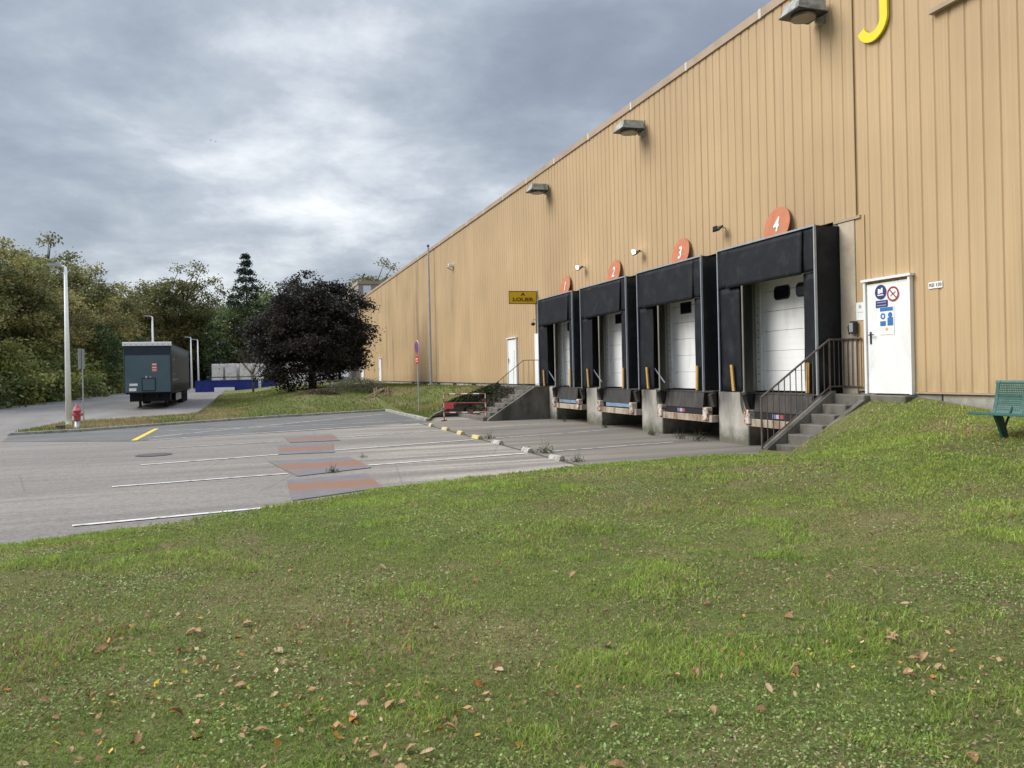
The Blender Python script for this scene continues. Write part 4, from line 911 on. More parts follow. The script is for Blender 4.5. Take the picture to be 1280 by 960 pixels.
for k in range(8):
    for lv in range(2):
        p = Vector((-3.25, 89.2, 0)) + dirb * k * 1.5
        o = link('wrapped_bale', bme, None, (p.x + rb.uniform(-.03, .03), p.y, float(road_z(89)) + .02 + lv * 1.36 + (.06 if lv else 0))); o.scale = (1.06, 1, 1.26 if lv else 1.18); o.rotation_euler = (0, 0, rad(-17) + rb.uniform(-.05, .05))
        tag(o, 'pale wrapped bale in %s row, %s column of the stack' % (('lower', 'upper')[lv], names[k]), 'bale', 'stacked pale bales behind blue barriers')
# distant building beyond the tree
o = empty('distant_building', (22, 118, -2), 'distant brown building edge seen above the dark tree beside the roof', 'building')
part('wall', MB().box(-7, 14, -6, 8, 0, 15.2), FARW, o); part('parapet', MB().box(-7.1, 14, -6.1, 8, 15.21, 15.7), TRIM, o); part('white_panel', MB().box(-6.3, -5.2, -6.05, -6.01, 11.2, 15.0), PAINTW, o)

# bench on the lawn
zb_ = float(lawn_z(9.45, 7.2))
o = empty('park_bench', (9.5, 7.95, zb_), 'green perforated metal bench on the lawn by the wall', 'bench', rz=rad(-90))
# local: x along the bench (away from the far end), y from front edge (0) to back
BL = 1.75
seatp = [(-.22, .335), (-.215, .36), (-.12, .352), (.02, .335), (.16, .325), (.22, .335)]
def sheet(pts, x0, x1, th=.012):
    q = [(y, z) for y, z in pts] + [(y, z - th) for y, z in pts[::-1]]; return MB().prism(q, 'x', x0, x1)
part('seat', sheet(seatp, 0, BL), GREENB, o)
backp = [(.20, .33), (.235, .39), (.265, .50), (.29, .62), (.31, .745), (.325, .775)]
def lerp_back(t):
    t *= len(backp) - 1; i = min(int(t), len(backp) - 2); f = t - i; return (backp[i][0] * (1 - f) + backp[i + 1][0] * f, backp[i][1] * (1 - f) + backp[i + 1][1] * f)
fm = MB()
for x in (.02, .42, .83, 1.25, 1.70): fm.add(*(lambda m_: (m_.v, m_.f))(sheet([(y + (-.006), z) for y, z in backp], x, x + .05, .018)))
fm.add(*(lambda m_: (m_.v, m_.f))(sheet([lerp_back(t) for t in (.82, .9, 1)], .0, BL, .016))); fm.add(*(lambda m_: (m_.v, m_.f))(sheet([lerp_back(t) for t in (0, .06, .12)], .0, BL, .016)))
part('backrest_frame', fm, GREENB, o)
for xa, xb in ((.07, .42), (.47, .83), (.88, 1.25), (1.30, 1.70)):
    mb = MB(); n1 = 14; n2 = 15
    for k in range(n1 + 1):
        x = xa + (xb - xa) * k / n1; a, b = lerp_back(.1), lerp_back(.84)
        mb.add(*(lambda m_: (m_.v, m_.f))(sheet([lerp_back(t) for t in (.1, .3, .5, .7, .84)], x - .0085, x + .0085, .006)))
    for k in range(1, n2):
        a = lerp_back(.1 + .74 * k / n2); mb.box(xa, xb, a[0] - .003, a[0] + .003, a[1] - .0165, a[1] - .0005)
    part('perforated_panel', mb, GREENB, o)
for x in (.28, 1.5):
    part('leg', MB().prism([(-.10, .325), (.04, .325), (.12, .10), (.16, -.12), (.08, -.12), (.02, .06)], 'x', x, x + .035), GREENB, o); part('brace', MB().tube([(x + .017, .10, .16), (x + .017, .24, .42)], .014, 6), GREENB, o)

# ------------------------------------------------------------------ vegetation
def leaf_quads(C, size, cols, flat=.35, rs=np.random.RandomState(0), asp=.62):
    n = len(C); nrm = rs.randn(n, 3); nrm[:, 2] = np.abs(nrm[:, 2]) + flat; nrm /= np.linalg.norm(nrm, axis=1, keepdims=True)
    a = np.cross(nrm, rs.randn(n, 3)); a /= np.linalg.norm(a, axis=1, keepdims=True); b = np.cross(nrm, a); s = (size * rs.uniform(.6, 1.3, n))[:, None]
    V = np.stack([C - a * s, C + b * s * asp * .9 - a * s * .1, C + a * s, C - b * s * asp * .9 + a * s * .1], 1).reshape(-1, 3)
    return V, np.arange(4 * n).reshape(n, 4), np.repeat(cols, 4, 0)
def crown_mesh(name, seed, rx, ry, rz, nclus, nleaf, size, pal, hollow=.45, drop=.0, lump=.28, sig=.5, shape='round', limbs=9, base=0, trunk_r=.2, trunk_h=3.):
    """crown centred at (0,0,base+rz); returns crown mesh and trunk mesh"""
    rs = np.random.RandomState(seed); pal = np.array(pal)
    th = rs.uniform(0, 2 * np.pi, nclus); u = rs.uniform(-1, 1, nclus)
    if shape == 'dome': u = rs.uniform(-.92, 1, nclus)
    r = (hollow ** 3 + (1 - hollow ** 3) * rs.rand(nclus)) ** (1 / 3)
    lum = 1 + lump * (fbm(th * 1.3 + seed, u * 2 + seed * 2, 3) - .5) * 2
    if shape == 'cone':
        u = rs.rand(nclus) ** 1.15 * 2 - 1; u = np.round(u * 8) / 8 + rs.uniform(-.02, .02, nclus); prof = (1 - (u + 1) / 2) ** .9; prof = np.maximum(prof, .02); rr = prof * (.45 + .55 * rs.rand(nclus)); X = np.stack([rr * rx * np.cos(th), rr * ry * np.sin(th), u * rz], 1)
    else:
        rho = np.sqrt(np.maximum(0, 1 - u * u)) * (1 - .20 * u if shape == 'dome' else 1); X = np.stack([r * lum * rho * rx * np.cos(th), r * lum * rho * ry * np.sin(th), r * lum * u * rz], 1)
    X[:, 2] += base + rz
    ctone = rs.uniform(.58, 1.42, nclus); cp = rs.randint(0, len(pal), nclus)
    ci = rs.randint(0, nclus, nleaf); off = rs.randn(nleaf, 3) * sig * np.array([1, 1, .55]); C = X[ci] + off
    C[:, 2] -= drop * np.hypot(off[:, 0], off[:, 1])
    cols = pal[np.where(rs.rand(nleaf) < .75, cp[ci], rs.randint(0, len(pal), nleaf))] * (ctone[ci] * rs.uniform(.75, 1.25, nleaf))[:, None]
    V, F, K = leaf_quads(C, np.full(nleaf, size), cols, .3, rs); me = npmesh(name, V, F, LEAF, K)
    t = MB(); top = base + rz * (1.0 if shape != 'cone' else 1.8)
    t.tube([(0, 0, -.4), (rs.uniform(-.1, .1), 0, trunk_h * .5), (rs.uniform(-.15, .15), rs.uniform(-.15, .15), trunk_h), (0, 0, top)], [trunk_r * 1.25, trunk_r, trunk_r * .8, trunk_r * .2], 8)
    for k in rs.choice(nclus, limbs, False):
        e = X[k]; s0 = min(max(trunk_h * .6, e[2] - .55 * math.hypot(e[0], e[1]) - .5), top); mid = (e[0] * .45, e[1] * .45, s0 + (e[2] - s0) * .55)
        t.tube([(0, 0, s0), mid, tuple(e)], [trunk_r * .42, trunk_r * .26, trunk_r * .08], 5, False)
    return me, t.mesh('trunk', BARK, True)
def tree(name, meshes, loc, label, group=None, s=(1, 1, 1), rz=0., cat='tree'):
    o = empty(name, loc, label, cat, group, rz); o.scale = s; link('trunk', meshes[1], o); link('crown', meshes[0], o); return o
# copper beech
bz = float(bank_z(3.75, 53.4))
beech = crown_mesh('beech_crown', 11, 3.85, 3.85, 3.65, 440, 72000, .095, [(.040, .031, .028), (.050, .036, .031), (.030, .026, .023), (.041, .038, .028), (.036, .040, .027)], .35, .40, .34, .34, 'dome', 30, .22, .24, 2.0)
tree('copper_beech', beech, (3.95, 53.4, bz), 'dark purple copper beech with dense domed crown on the grass', s=(1, 1, 1.0))
OAK = [(0.245, 0.224, 0.075), (0.192, 0.194, 0.069), (0.298, 0.243, 0.084), (0.156, 0.172, 0.062)]; GRN = [(0.139, 0.187, 0.069), (0.110, 0.154, 0.060), (0.172, 0.213, 0.075), (0.209, 0.213, 0.075)]
BRN = [(0.310, 0.239, 0.088), (0.289, 0.218, 0.079), (0.234, 0.210, 0.079), (0.310, 0.273, 0.101)]; DRK = [(0.078, 0.116, 0.045), (0.096, 0.137, 0.051), (0.123, 0.159, 0.059)]; YLW = [(0.310, 0.310, 0.095), (0.310, 0.310, 0.088), (0.273, 0.296, 0.088)]
protos = {
    'oak': crown_mesh('crown', 21, 4.4, 4.4, 4.6, 130, 14000, .145, OAK, .4, 0, .5, .52, limbs=26, base=3.6, trunk_r=.28, trunk_h=4.5),
    'open': crown_mesh('crown', 22, 4.6, 4.4, 4.4, 95, 8500, .145, [(.165, .168, .062), (.135, .145, .055), (.19, .175, .068)], .5, 0, .5, .46, limbs=40, base=4.6, trunk_r=.27, trunk_h=5.5),
    'green': crown_mesh('crown', 23, 3.8, 3.8, 5.2, 130, 14000, .145, GRN, .4, 0, .3, .6, limbs=14, base=2.2, trunk_r=.24, trunk_h=4),
    'brown': crown_mesh('crown', 24, 3.6, 3.6, 4.6, 130, 13000, .14, BRN, .4, 0, .3, .6, limbs=14, base=1.8, trunk_r=.2, trunk_h=3.5),
    'dark': crown_mesh('crown', 25, 3.6, 3.6, 5.0, 130, 14000, .15, DRK, .4, 0, .25, .6, limbs=10, base=1.2, trunk_r=.24, trunk_h=3),
    'shrub': crown_mesh('crown', 26, 2.2, 2.2, 2.2, 80, 7000, .13, GRN + YLW[1:2], .3, .1, .3, .42, limbs=10, base=-.3, trunk_r=.07, trunk_h=.8),
    'yellow': crown_mesh('crown', 27, 2.2, 2.2, 2.4, 80, 7000, .13, YLW, .3, .1, .3, .42, limbs=10, base=-.3, trunk_r=.07, trunk_h=.8),
    'fir': crown_mesh('crown', 28, 4.6, 4.6, 6.4, 260, 11000, .13, [(.040, .060, .045), (.05, .074, .052), (.034, .05, .038)], .3, .45, .1, .22, 'cone', 10, 1.5, .2, 4),
}
rw = random.Random(12)
def wz(x, y): return float(ground_z(np.array(x), np.array(y))) - .15
def from_px(u, d):       # a point d metres deep on the bearing of column u of the photograph
    q = fw * d + rt * ((u - 640) / 960 * d); return q.x, q.y
GW = 'trees of the wood beyond the road'; GL = {'oak': 'tall autumn oak in the wood beyond the road', 'open': 'tall open-crowned tree showing sky through its branches in the wood', 'green': 'green leafy tree in the wood beyond the road', 'brown': 'brownish autumn tree in the wood beyond the road', 'dark': 'dark green tree in the wood beyond the road'}
wood = [(222, 104, 'brown', 1.0), (245, 106, 'oak', 1.0), (268, 106, 'brown', 1.0), (292, 104, 'green', 1.1), (250, 112, 'open', 1.2), (-60, 56, 'oak', 1.1), (2, 62, 'open', .98), (38, 62, 'oak', 1.02), (-25, 72, 'green', 1.2), (72, 74, 'brown', 1.05), (20, 78, 'oak', 1.25), (100, 84, 'oak', 1.10), (128, 90, 'brown', 1.15), (60, 92, 'open', 1.30), (150, 98, 'oak', 1.12), (178, 102, 'brown', 1.1), (206, 104, 'open', 1.32), (232, 106, 'open', 1.28), (190, 114, 'oak', 1.25), (256, 110, 'green', 1.05), (282, 112, 'oak', 1.0), (268, 120, 'open', 1.15),
        (300, 104, 'dark', 1.0), (322, 100, 'green', 1.15), (345, 106, 'green', 1.05), (365, 112, 'brown', 1.0), (140, 108, 'dark', 1.1), (215, 106, 'dark', .95), (255, 106, 'dark', .9), (285, 102, 'dark', .9), (165, 90, 'dark', .85), (115, 76, 'dark', .8), (50, 70, 'dark', .85), (390, 118, 'green', 1.0), (-110, 60, 'green', 1.2), (-100, 48, 'oak', 1.1), (400, 130, 'oak', 1.2), (425, 135, 'green', 1.1), (240, 124, 'oak', 1.2), (310, 124, 'oak', 1.1)]
for u, d, k, s in wood:
    s *= .84 if 235 < u < 300 else .93 if 140 < u <= 235 else .95 if u < 60 else 1
    x, y_ = from_px(u, d); tree('woodland_tree', protos[k], (x, y_, wz(x, y_)), GL[k], GW + ', ' + k, (s, s, s * rw.uniform(.95, 1.05)), rw.uniform(0, 6.28))
for u, d, s, lab in [(310, 98, 1.2, 'dark fir with pointed top standing above the wood')]:
    x, y_ = from_px(u, d); tree('fir_tree', protos['fir'], (x, y_, wz(x, y_)), lab, None, (s, s, s * 1.08), .4)
for u, d, s, lab in [(466, 128, 1.4, 'pale tree top showing over the far end of the roof')]:
    x, y_ = from_px(u, d); tree('far_tree', protos['open'], (x, y_, -1), lab, None, (s, s, s), 1.1)
shr = [(-30, 52, 'shrub', 1.1), (10, 54, 'yellow', 1.15), (-5, 58, 'shrub', 1.4), (48, 60, 'yellow', 1.2), (30, 58, 'shrub', 1.2), (70, 66, 'shrub', 1.3), (92, 72, 'yellow', 1.15), (110, 76, 'shrub', 1.2), (128, 82, 'yellow', 1.1), (146, 86, 'shrub', 1.2), (160, 92, 'shrub', 1.2), (60, 60, 'yellow', .9), (18, 62, 'yellow', 1.7), (84, 76, 'yellow', 1.7), (120, 86, 'shrub', 1.7), (205, 100, 'shrub', 1.2), (232, 110, 'yellow', 1.3), (260, 108, 'shrub', 1.3), (185, 96, 'yellow', 1.2), (285, 106, 'shrub', 1.2), (-60, 48, 'shrub', 1.3)]
for u, d, k, s in shr:
    x, y_ = from_px(u, d); tree('shrub', protos[k], (x, y_, wz(x, y_)), {'shrub': 'green bush at the edge of the wood', 'yellow': 'yellowing bush at the edge of the wood'}[k], 'bushes at the edge of the wood, ' + k, (s, s, s), rw.uniform(0, 6.28), 'bush')
# small bare tree before the bales
def bare_tree(loc):
    o = empty('bare_tree', loc, 'small nearly bare tree standing before the blue barrier', 'tree'); mb = MB(); r = random.Random(4)
    mb.tube([(0, 0, -.3), (.03, 0, .9), (0, .03, 1.7)], [.10, .085, .07], 7)
    def br(p, d, L, rd, dep):
        q = p + d * L * .5 + Vector((r.uniform(-.05, .05), r.uniform(-.05, .05), 0)); e = p + d * L; mb.tube([p, q, e], [rd, rd * .8, rd * .5], 5, False)
        if dep:
            for _ in range(3):
                v = (d + Vector((r.uniform(-.8, .8), r.uniform(-.8, .8), r.uniform(-.1, .6)))).normalized(); br(e if _ < 2 else q, v, L * .68, rd * .5, dep - 1)
    for k in range(5):
        a = k * 1.26; br(Vector((0, 0, 1.25 + .1 * k)), Vector((math.cos(a) * .8, math.sin(a) * .8, .8)).normalized(), 1.2, .045, 3)
    part('trunk', mb, TWIG, o, True)
    rs = np.random.RandomState(8); n = 500; C = rs.randn(n, 3) * np.array([1.5, 1.5, .7]) + np.array([0, 0, 3.4]); C = C[C[:, 2] > 2]; V, F, K = leaf_quads(C, np.full(len(C), .06), np.tile([[.05, .055, .02]], (len(C), 1)), .3, rs); link('crown', npmesh('crown', V, F, LEAF, K), o)
x, y_ = from_px(316, 66); bare_tree((x, y_, float(bank_z(x, y_))))

# brush pile and scrap timber
def brush(loc, sx, sy, sz, label, n, seed, leafc):
    o = empty('brush_pile', loc, label, 'brush pile'); r = random.Random(seed); mb = MB()
    for k in range(n):
        a = r.gauss(0, .45); p = Vector((r.uniform(-sx, sx), r.uniform(-sy, sy), 0)); h = sz * max(.1, 1 - (abs(p.x) / sx) ** 2) * r.random(); p.z = h; d = Vector((math.cos(a), math.sin(a), r.uniform(-.12, .18))); L = r.uniform(.6, 1.8); mb.tube([p - d * L / 2, p, p + d * L / 2 + Vector((0, 0, r.uniform(-.1, .1)))], [.016, .013, .004], 4, False)
    part('twigs', mb, mat('dry_twigs', (.17, .135, .10), .9, .2, 8), o)
    rs = np.random.RandomState(seed); m_ = n * 22; C = np.stack([rs.uniform(-sx, sx, m_), rs.randn(m_) * sy * .6, rs.rand(m_)], 1); C[:, 2] *= sz * np.maximum(.08, 1 - (np.abs(C[:, 0]) / sx) ** 2); cols = np.array(leafc)[rs.randint(0, len(leafc), m_)]
    V, F, K = leaf_quads(C, np.full(m_, .055), cols, .3, rs); link('leaves', npmesh('leaves', V, F, LEAF, K), o)
def on_bank(u, d): x, y_ = from_px(u, d); return (x, y_, float(bank_z(x, y_)))
brush(on_bank(444, 44.5), 1.9, .8, .85, 'heap of cut branches with grey-green leaves on the grass', 90, 3, [(.10, .125, .07), (.075, .10, .055), (.13, .15, .09)])
brush(on_bank(400, 43.0), 1.0, .45, .26, 'small heap of brown twigs left of the larger heap', 60, 6, [(.10, .07, .045), (.13, .09, .06)])
o = empty('scrap_timber', on_bank(473, 43.0), 'broken light-brown wooden frame beside the branch heap', 'scrap wood'); r = random.Random(2)
for k in range(11):
    p = Vector((r.uniform(-.6, .6), r.uniform(-.3, .3), r.uniform(.05, .35))); a = r.choice((0, 1.3, .4, 1.57)); d = Vector((math.cos(a) * .8, .3 * r.uniform(-1, 1), math.sin(a))).normalized(); L = r.uniform(.5, .95); part('board', MB().tube([p - d * L / 2, p + d * L / 2], .042, 4), WOODS, o)

# weeds
def weed_mesh(seed, n, h, spread):
    rs = np.random.RandomState(seed); C = rs.randn(n, 3) * np.array([spread, spread, h * .3]); C[:, 2] = np.abs(C[:, 2]) + .02; V, F, K = leaf_quads(C, np.full(n, .035), np.array([(.060, .085, .025), (.045, .07, .022), (.085, .10, .035)])[rs.randint(0, 3, n)], .2, rs); return npmesh('leaves', V, F, LEAF, K)
wm = [weed_mesh(k, 130, h, s) for k, (h, s) in enumerate([(.35, .13), (.5, .18), (.28, .22)])]
sm_ = []
for k in range(3):
    mb = MB(); r = random.Random(k)
    for _ in range(8): a = r.uniform(0, 6.28); mb.tube([(0, 0, -.02), (.08 * math.cos(a), .08 * math.sin(a), .16), (.2 * math.cos(a), .2 * math.sin(a), .3 + r.random() * .25)], [.008, .006, .002], 4, False)
    sm_.append(mb.mesh('stems', mat('weed_stem', (.08, .09, .035), .8, .2)))
for x, y_, k, s, lab in [(6.25, 20.45, 2, 1.0, 'weed growing beside the nearest yellow wheel stop'), (6.25, 16.2, 2, 1.15, 'weed growing beside the middle bare wheel stop'), (10.55, 19.0, 0, 1.0, 'leafy weed under the dock numbered 3, left of its gap'), (10.6, 17.6, 1, .95, 'tall weed under the dock numbered 3, in the middle'), (10.7, 16.9, 1, 1.1, 'tall weed at the foot of the pillar between docks 3 and 4'),
                         (10.7, 22.3, 0, .7, 'weed in the gap under the dock numbered 2'), (10.8, 25.9, 1, .8, 'weed in the gap under the farthest dock'), (1.45, 15.05, 0, .7, 'dry weed at the edge of the crooked steel plate'), (2.35, 17.4, 2, .45, 'tiny weed at the corner of the crooked steel plate'), (6.2, 14.3, 2, .8, 'low weed between the last wheel stop and the lawn')]:
    o = empty('weed', (x, y_, ZY + .01), lab, 'weed', 'weeds in the yard', rw.uniform(0, 6.28)); s *= .58; o.scale = (s, s, s); link('leaves', wm[k], o); link('stems', sm_[k], o)
# ivy over the wall of the mossy steps
rs = np.random.RandomState(31); n = 2600; C = np.stack([rs.uniform(7.9, 10.3, n), 32.1 + rs.randn(n) * .28, np.zeros(n)], 1); C[:, 2] = np.interp(C[:, 0], [7.35, 10.2], [-1.70, -.75]) + .08 + rs.rand(n) * .26 * np.clip(1 - np.abs(C[:, 1] - 32.1) / .9, .1, 1)
V, F, K = leaf_quads(C, np.full(n, .06), np.array([(.022, .038, .014), (.032, .050, .018), (.045, .06, .022)])[rs.randint(0, 3, n)], .3, rs); o = link('ivy', npmesh('ivy', V, F, LEAF, K)); tag(o, 'dark ivy spreading over the wall of the mossy steps', 'ivy')
n = 2600; C = np.stack([rs.uniform(8.6, 10.2, n), rs.uniform(29.6, 31.9, n), np.zeros(n)], 1); C[:, 2] = np.interp(C[:, 0], [8.4, 10.4], [-1.78, -.62]) + rs.rand(n) * .14
V, F, K = leaf_quads(C, np.full(n, .05), np.array([(.030, .036, .016), (.045, .05, .02), (.06, .05, .03)])[rs.randint(0, 3, n)], .5, rs); o = link('moss_growth', npmesh('moss_growth', V, F, LEAF, K)); tag(o, 'low weeds and moss growing over the mossy steps', 'weeds', kind='stuff')

# grass of the front lawn: real blades, patchy, thinner where the turf is bare
def grass():
    rs = np.random.RandomState(5); P = []
    def zone(d0, d1, dens, w):
        # sample in view-aligned trapezoids a little wider than the frame
        A = (d1 - d0) * (d0 + d1) * .80; n = int(A * dens); d = np.sqrt(rs.rand(n) * (d1 * d1 - d0 * d0) + d0 * d0); lat = (rs.rand(n) * 2 - 1) * .80 * d
        x = fw.x * d + rt.x * lat; y_ = fw.y * d + rt.y * lat; ok = (x < W - .08) & (y_ < edge_y(x) + .02) & ~((x > 9.0) & (y_ > 11.3)) & (x > -25); P.append(np.stack([x, y_, np.full(n, w), d], 1)[ok])
    zone(1.8, 4.2, 9500, .0030); zone(4.2, 6.5, 6200, .0036); zone(6.5, 9.5, 3200, .0050); zone(9.5, 13, 1500, .0075); zone(13, 18, 700, .011)
    P = np.concatenate(P); x, y_, w, d = P.T; n = len(P)
    tuft = fbm(x * 1.7, y_ * 1.7, 4); bare = fbm(x * .9 + 31, y_ * .9 + 11, 5); keep = rs.rand(n) < np.clip(1.2 - 7 * np.clip(bare - .53, 0, 1), .25, 1); P = P[keep]; x, y_, w, d = P.T; n = len(P); tuft = tuft[keep]; bare = bare[keep]
    lush = np.clip(sstep(.48, .68, tuft) + .55 * sstep(5, 9.5, x), 0, 1); edge = np.clip(1 - (edge_y(x) - y_) / .9, 0, 1) * (x < 9)
    h = (.017 + .022 * lush + .020 * edge) * rs.uniform(.6, 1.45, n) * np.where(rs.rand(n) < .025, 1.9, 1); w = w * rs.uniform(.7, 1.3, n)
    z = lawn_z(x, y_) - .004; az = rs.uniform(0, 2 * np.pi, n); lean = rs.uniform(.25, 1.25, n); la = rs.uniform(0, 2 * np.pi, n)
    B = np.stack([x, y_, z], 1); side = np.stack([np.cos(az), np.sin(az), 0 * az], 1) * w[:, None]; ld = np.stack([np.cos(la), np.sin(la), 0 * la], 1)
    mid = B + ld * (h * lean * .35)[:, None]; mid[:, 2] += h * .6; tip = B + ld * (h * lean)[:, None]; tip[:, 2] += h * (1.05 - .35 * lean * .6)
    V = np.stack([B - side, B + side, mid + side * .8, mid - side * .8, tip], 1).reshape(-1, 3)
    g1, g2, g3 = np.array([.215, .292, .074]), np.array([.340, .450, .090]), np.array([.44, .345, .19])
    micro = fbm(x * 7 + 3, y_ * 7 + 1, 3); t = np.clip(lush * .55 + (micro - .5) * 1.8 + rs.uniform(-.15, .45, n) + edge * .4 + .25 * sstep(5, 10, x), 0, 1)[:, None]; c = g1 * (1 - t) + g2 * t
    dryp = np.clip(.10 + .9 * (fbm(x * .5 + 5, y_ * .5 + 9, 4) - .42) + .5 * (bare - .5), .04, .5); dry = (rs.rand(n) < dryp)[:, None]; c = np.where(dry, g3 * rs.uniform(.55, 1.15, (n, 1)), c) * rs.uniform(.62, 1.34, (n, 1)) * (.80 + .40 * fbm(x * .45 + 9, y_ * .45 + 4, 3))[:, None]
    K = np.repeat(c, 5, 0); I = np.arange(n)[:, None] * 5
    F = np.concatenate([I + np.array([[0, 1, 2]]), I + np.array([[0, 2, 3]]), I + np.array([[3, 2, 4]])], 0)
    o = link('grass', npmesh('grass', V, F, GRASSM, K)); tag(o, 'short patchy grass of the front lawn', 'grass', kind='stuff')
    # clover and plantain leaves lying low in the turf
    m_ = 90000; d = 1.8 + (rs.rand(m_) ** 1.3) * 8.5; lat = (rs.rand(m_) * 2 - 1) * .8 * d; x = fw.x * d + rt.x * lat; y_ = fw.y * d + rt.y * lat; cl = fbm(x * 1.1 + 17, y_ * 1.1 + 3, 4)
    ok = (x < W - .1) & (y_ < edge_y(x) - .15) & (rs.rand(m_) < np.clip((cl - .50) * 7, .06, 1)); x, y_, d = x[ok], y_[ok], d[ok]; m_ = len(x); C = np.stack([x, y_, lawn_z(x, y_) + rs.uniform(.004, .034, m_)], 1)
    cols = np.array([(.25, .34, .105), (.32, .41, .14), (.20, .28, .09), (.39, .45, .20)])[rs.randint(0, 4, m_)] * rs.uniform(.65, 1.35, (m_, 1)); V, F, K = leaf_quads(C, .0060 + .0007 * d, cols, 1.0, rs, .75)
    o = link('clover', npmesh('clover', V, F, GRASSM, K)); tag(o, 'low clover leaves among the grass of the lawn', 'clover', kind='stuff')
    # fine litter: dead stalks and leaf crumbs
    m_ = 110000; d = 1.8 + rs.rand(m_) ** 1.2 * 10.5; lat = (rs.rand(m_) * 2 - 1) * .8 * d; x = fw.x * d + rt.x * lat; y_ = fw.y * d + rt.y * lat; cl = fbm(x * .9 + 31, y_ * .9 + 11, 5)
    ok = (x < W - .1) & (y_ < edge_y(x) - .1) & (rs.rand(m_) < np.clip((cl - .52) * 4, .035, .6)); x, y_, d = x[ok], y_[ok], d[ok]; m_ = len(x); C = np.stack([x, y_, lawn_z(x, y_) + rs.uniform(.004, .03, m_)], 1)
    cols = np.array([(.22, .13, .075), (.30, .20, .125), (.13, .075, .045), (.40, .31, .20)])[rs.randint(0, 4, m_)] * rs.uniform(.7, 1.2, (m_, 1)); V, F, K = leaf_quads(C, np.full(m_, .008) + .0007 * d, cols, .8, rs, .45)
    hs = np.array([(-.15, 4.6), (-.6, 4.0), (.35, 3.3), (.9, 3.6), (-.9, 5.2), (2.6, 3.5), (3.6, 2.9), (.1, 3.9), (-.4, 3.4)]); q = 650; hp = hs[rs.randint(0, len(hs), q)] + rs.randn(q, 2) * np.array([.42, .30]); C2 = np.stack([hp[:, 0], hp[:, 1], lawn_z(hp[:, 0], hp[:, 1]) + rs.uniform(.012, .034, q)], 1)
    c2 = np.array([(.42, .26, .13), (.46, .21, .06), (.52, .38, .22), (.30, .16, .08), (.58, .40, .07)])[rs.choice(5, q, p=[.34, .2, .2, .2, .06])] * rs.uniform(.75, 1.2, (q, 1)); V2, F2, K2 = leaf_quads(C2, rs.uniform(.010, .024, q), c2, .7, rs, .6)
    F = np.concatenate([F, F2 + len(V)]); V = np.concatenate([V, V2]); K = np.concatenate([K, K2])
    o = link('leaf_litter', npmesh('leaf_litter', V, F, DEADLEAF, K)); tag(o, 'crumbs of dead leaves scattered through the lawn', 'leaf litter', kind='stuff')
grass()
# grass on the bank
def bank_grass():
    rs = np.random.RandomState(9); n = 70000; x = rs.uniform(-8, W - .1, n); y_ = 29.5 + rs.rand(n) ** 1.5 * 38; front = np.interp(x, [-8.1, -6, -3.5, 1.25, 6.5, 6.56, 7.3, W], [31.5, 32.1, 34.1, 37, 39.4, 29.5, 32.4, 32.5])
    back = np.interp(x, [-8.1, -7.75, -3.1, -2.45, -2.41], [31.5, 38.2, 41.3, 43, 90]); ok = (y_ > front + .05) & (y_ < back - .05); x, y_ = x[ok], y_[ok]; n = len(x); dry = fbm(x * .35 + 4, y_ * .35, 4) + .22 * sstep(3, -3, x) - .1 * sstep(36, 48, y_)
    C = np.stack([x, y_, bank_z(x, y_) + .03], 1); up_ = rs.randn(n, 3) * .45; up_[:, 2] = 1; h = rs.uniform(.03, .085, n)[:, None]; side = rs.randn(n, 3); side[:, 2] = 0; side = side / np.linalg.norm(side, axis=1, keepdims=True) * .022
    V = np.stack([C - side - [0, 0, .05], C + side - [0, 0, .05], C + up_ * h], 1).reshape(-1, 3); g = np.array([.155, .190, .052]); b = np.array([.36, .26, .15]); t = np.clip((dry - .54) * 5 + rs.uniform(-.3, .3, n), 0, 1)[:, None]; c = (g * (1 - t) + b * t) * rs.uniform(.7, 1.3, (n, 1))
    o = link('bank_grass', npmesh('bank_grass', V, np.arange(3 * n).reshape(n, 3), GRASSM, np.repeat(c, 3, 0))); tag(o, 'rough grass of the bank beyond the yard, dry near the kerb', 'grass', kind='stuff')
bank_grass()
# fallen leaves
def leaf_mesh(seed, col):
    r = random.Random(seed); n = 11; L = []; R = []
    for k in range(n):
        t = k / (n - 1); wv = .34 * math.sin(math.pi * min(1, t * .96 + .02)) * (1 + .10 * math.sin(k * 2.4 + seed)); bend = .18 * math.sin(t * 2.6 + seed) + .05; cu = .45 + .35 * math.sin(seed * 1.7); L.append((-.5 + t, wv, bend + abs(wv) * (cu + r.uniform(-.12, .12)))); R.append((-.5 + t, -wv * .9, bend + abs(wv) * (cu * .7 + r.uniform(-.12, .12))))
    M_ = [(-.5 + k / (n - 1), 0, .18 * math.sin(k / (n - 1) * 2.6 + seed) + .05) for k in range(n)]; V = np.array(L + M_ + R); F = [(k, k + 1, n + k + 1, n + k) for k in range(n - 1)] + [(n + k, n + k + 1, 2 * n + k + 1, 2 * n + k) for k in range(n - 1)]
    return npmesh('fallen_leaf', V, np.array(F), DEADLEAF, np.tile([col], (len(V), 1)) * np.random.RandomState(seed).uniform(.8, 1.2, (len(V), 1)))
lc = [('brown', (.27, .145, .070)), ('tan', (.40, .25, .13)), ('pale', (.46, .33, .20)), ('orange', (.42, .17, .04)), ('yellow', (.58, .38, .045)), ('brown', (.20, .105, .055)), ('tan', (.34, .20, .10))]
lm = [(nm, leaf_mesh(k, c)) for k, (nm, c) in enumerate(lc)]; rf = random.Random(77); cnt = 0
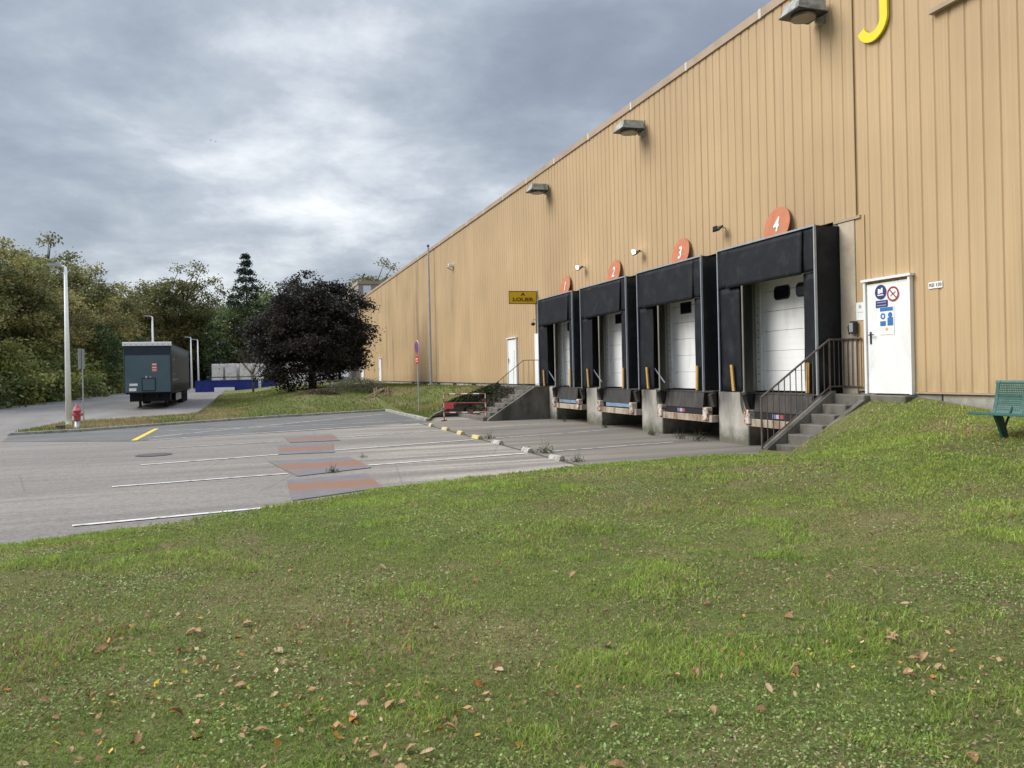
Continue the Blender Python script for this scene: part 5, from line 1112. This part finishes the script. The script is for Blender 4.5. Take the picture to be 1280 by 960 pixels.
hot = [(-.15, 4.6), (-.6, 4.0), (.35, 3.3), (.9, 3.6), (-.9, 5.2), (2.6, 3.5), (3.6, 2.9), (1.9, 5.6)]
while cnt < 290:
    if rf.random() < .42: hx, hy = rf.choice(hot); x, y_ = rf.gauss(hx, .38), rf.gauss(hy, .30)
    else:
        d = math.sqrt(rf.random() * (12 ** 2 - 2.6 ** 2) + 2.6 ** 2) if rf.random() < .4 else rf.uniform(2.7, 6); la = rf.uniform(-.72, .72) * d; x, y_ = fw.x * d + rt.x * la, fw.y * d + rt.y * la
    if x > 9 or y_ > edge_y(x) - .3: continue
    nm, me = lm[rf.choices(range(7), [4, 4, 2.4, 2, 1.3, 3, 3])[0]]; o = link('fallen_leaf', me, None, (x, y_, float(lawn_z(x, y_)) + rf.uniform(.006, .026))); s = .022 + .056 * rf.random() ** 1.6 * (.8 if nm == 'yellow' else 1); o.scale = (s, s * rf.uniform(.7, 1.1), s * rf.uniform(.7, 1.3)); o.rotation_euler = (rf.uniform(-.5, .5), rf.uniform(-.5, .5), rf.uniform(0, 6.28))
    tag(o, {'brown': 'small brown', 'tan': 'small tan', 'pale': 'small pale', 'orange': 'small orange', 'yellow': 'small yellow'}[nm] + ' fallen leaf lying on the front lawn', 'leaf', nm + ' fallen leaves on the lawn'); cnt += 1
# two birds far off in the sky
for k, (u, v, lab) in enumerate([(270, 175, 'tiny dark bird in the sky, left of the pair'), (276, 177, 'tiny dark bird in the sky, right of the pair')]):
    d = 90; q = fw * d + rt * ((u - 640) / 960 * d); o = empty('bird', (q.x, q.y, (473.4 - v) / 960 * d), lab, 'bird', 'birds in the sky', .4 * k)
    o.scale = (.6, .6, .6); part('body', MB().lathe((0, 0, 0), [(.01, -.12), (.05, -.05), (.055, .05), (.02, .14)], 8), BLK, o).rotation_euler = (0, rad(90), 0)
    for s in (-1, 1): part('wing', MB().add([(-.05, 0, 0), (.06, 0, 0), (.02, s * .22, .07), (-.06, s * .3, .02), (-.03, s * .15, .05)], [(0, 1, 2, 4), (4, 2, 3)]), BLK, o)
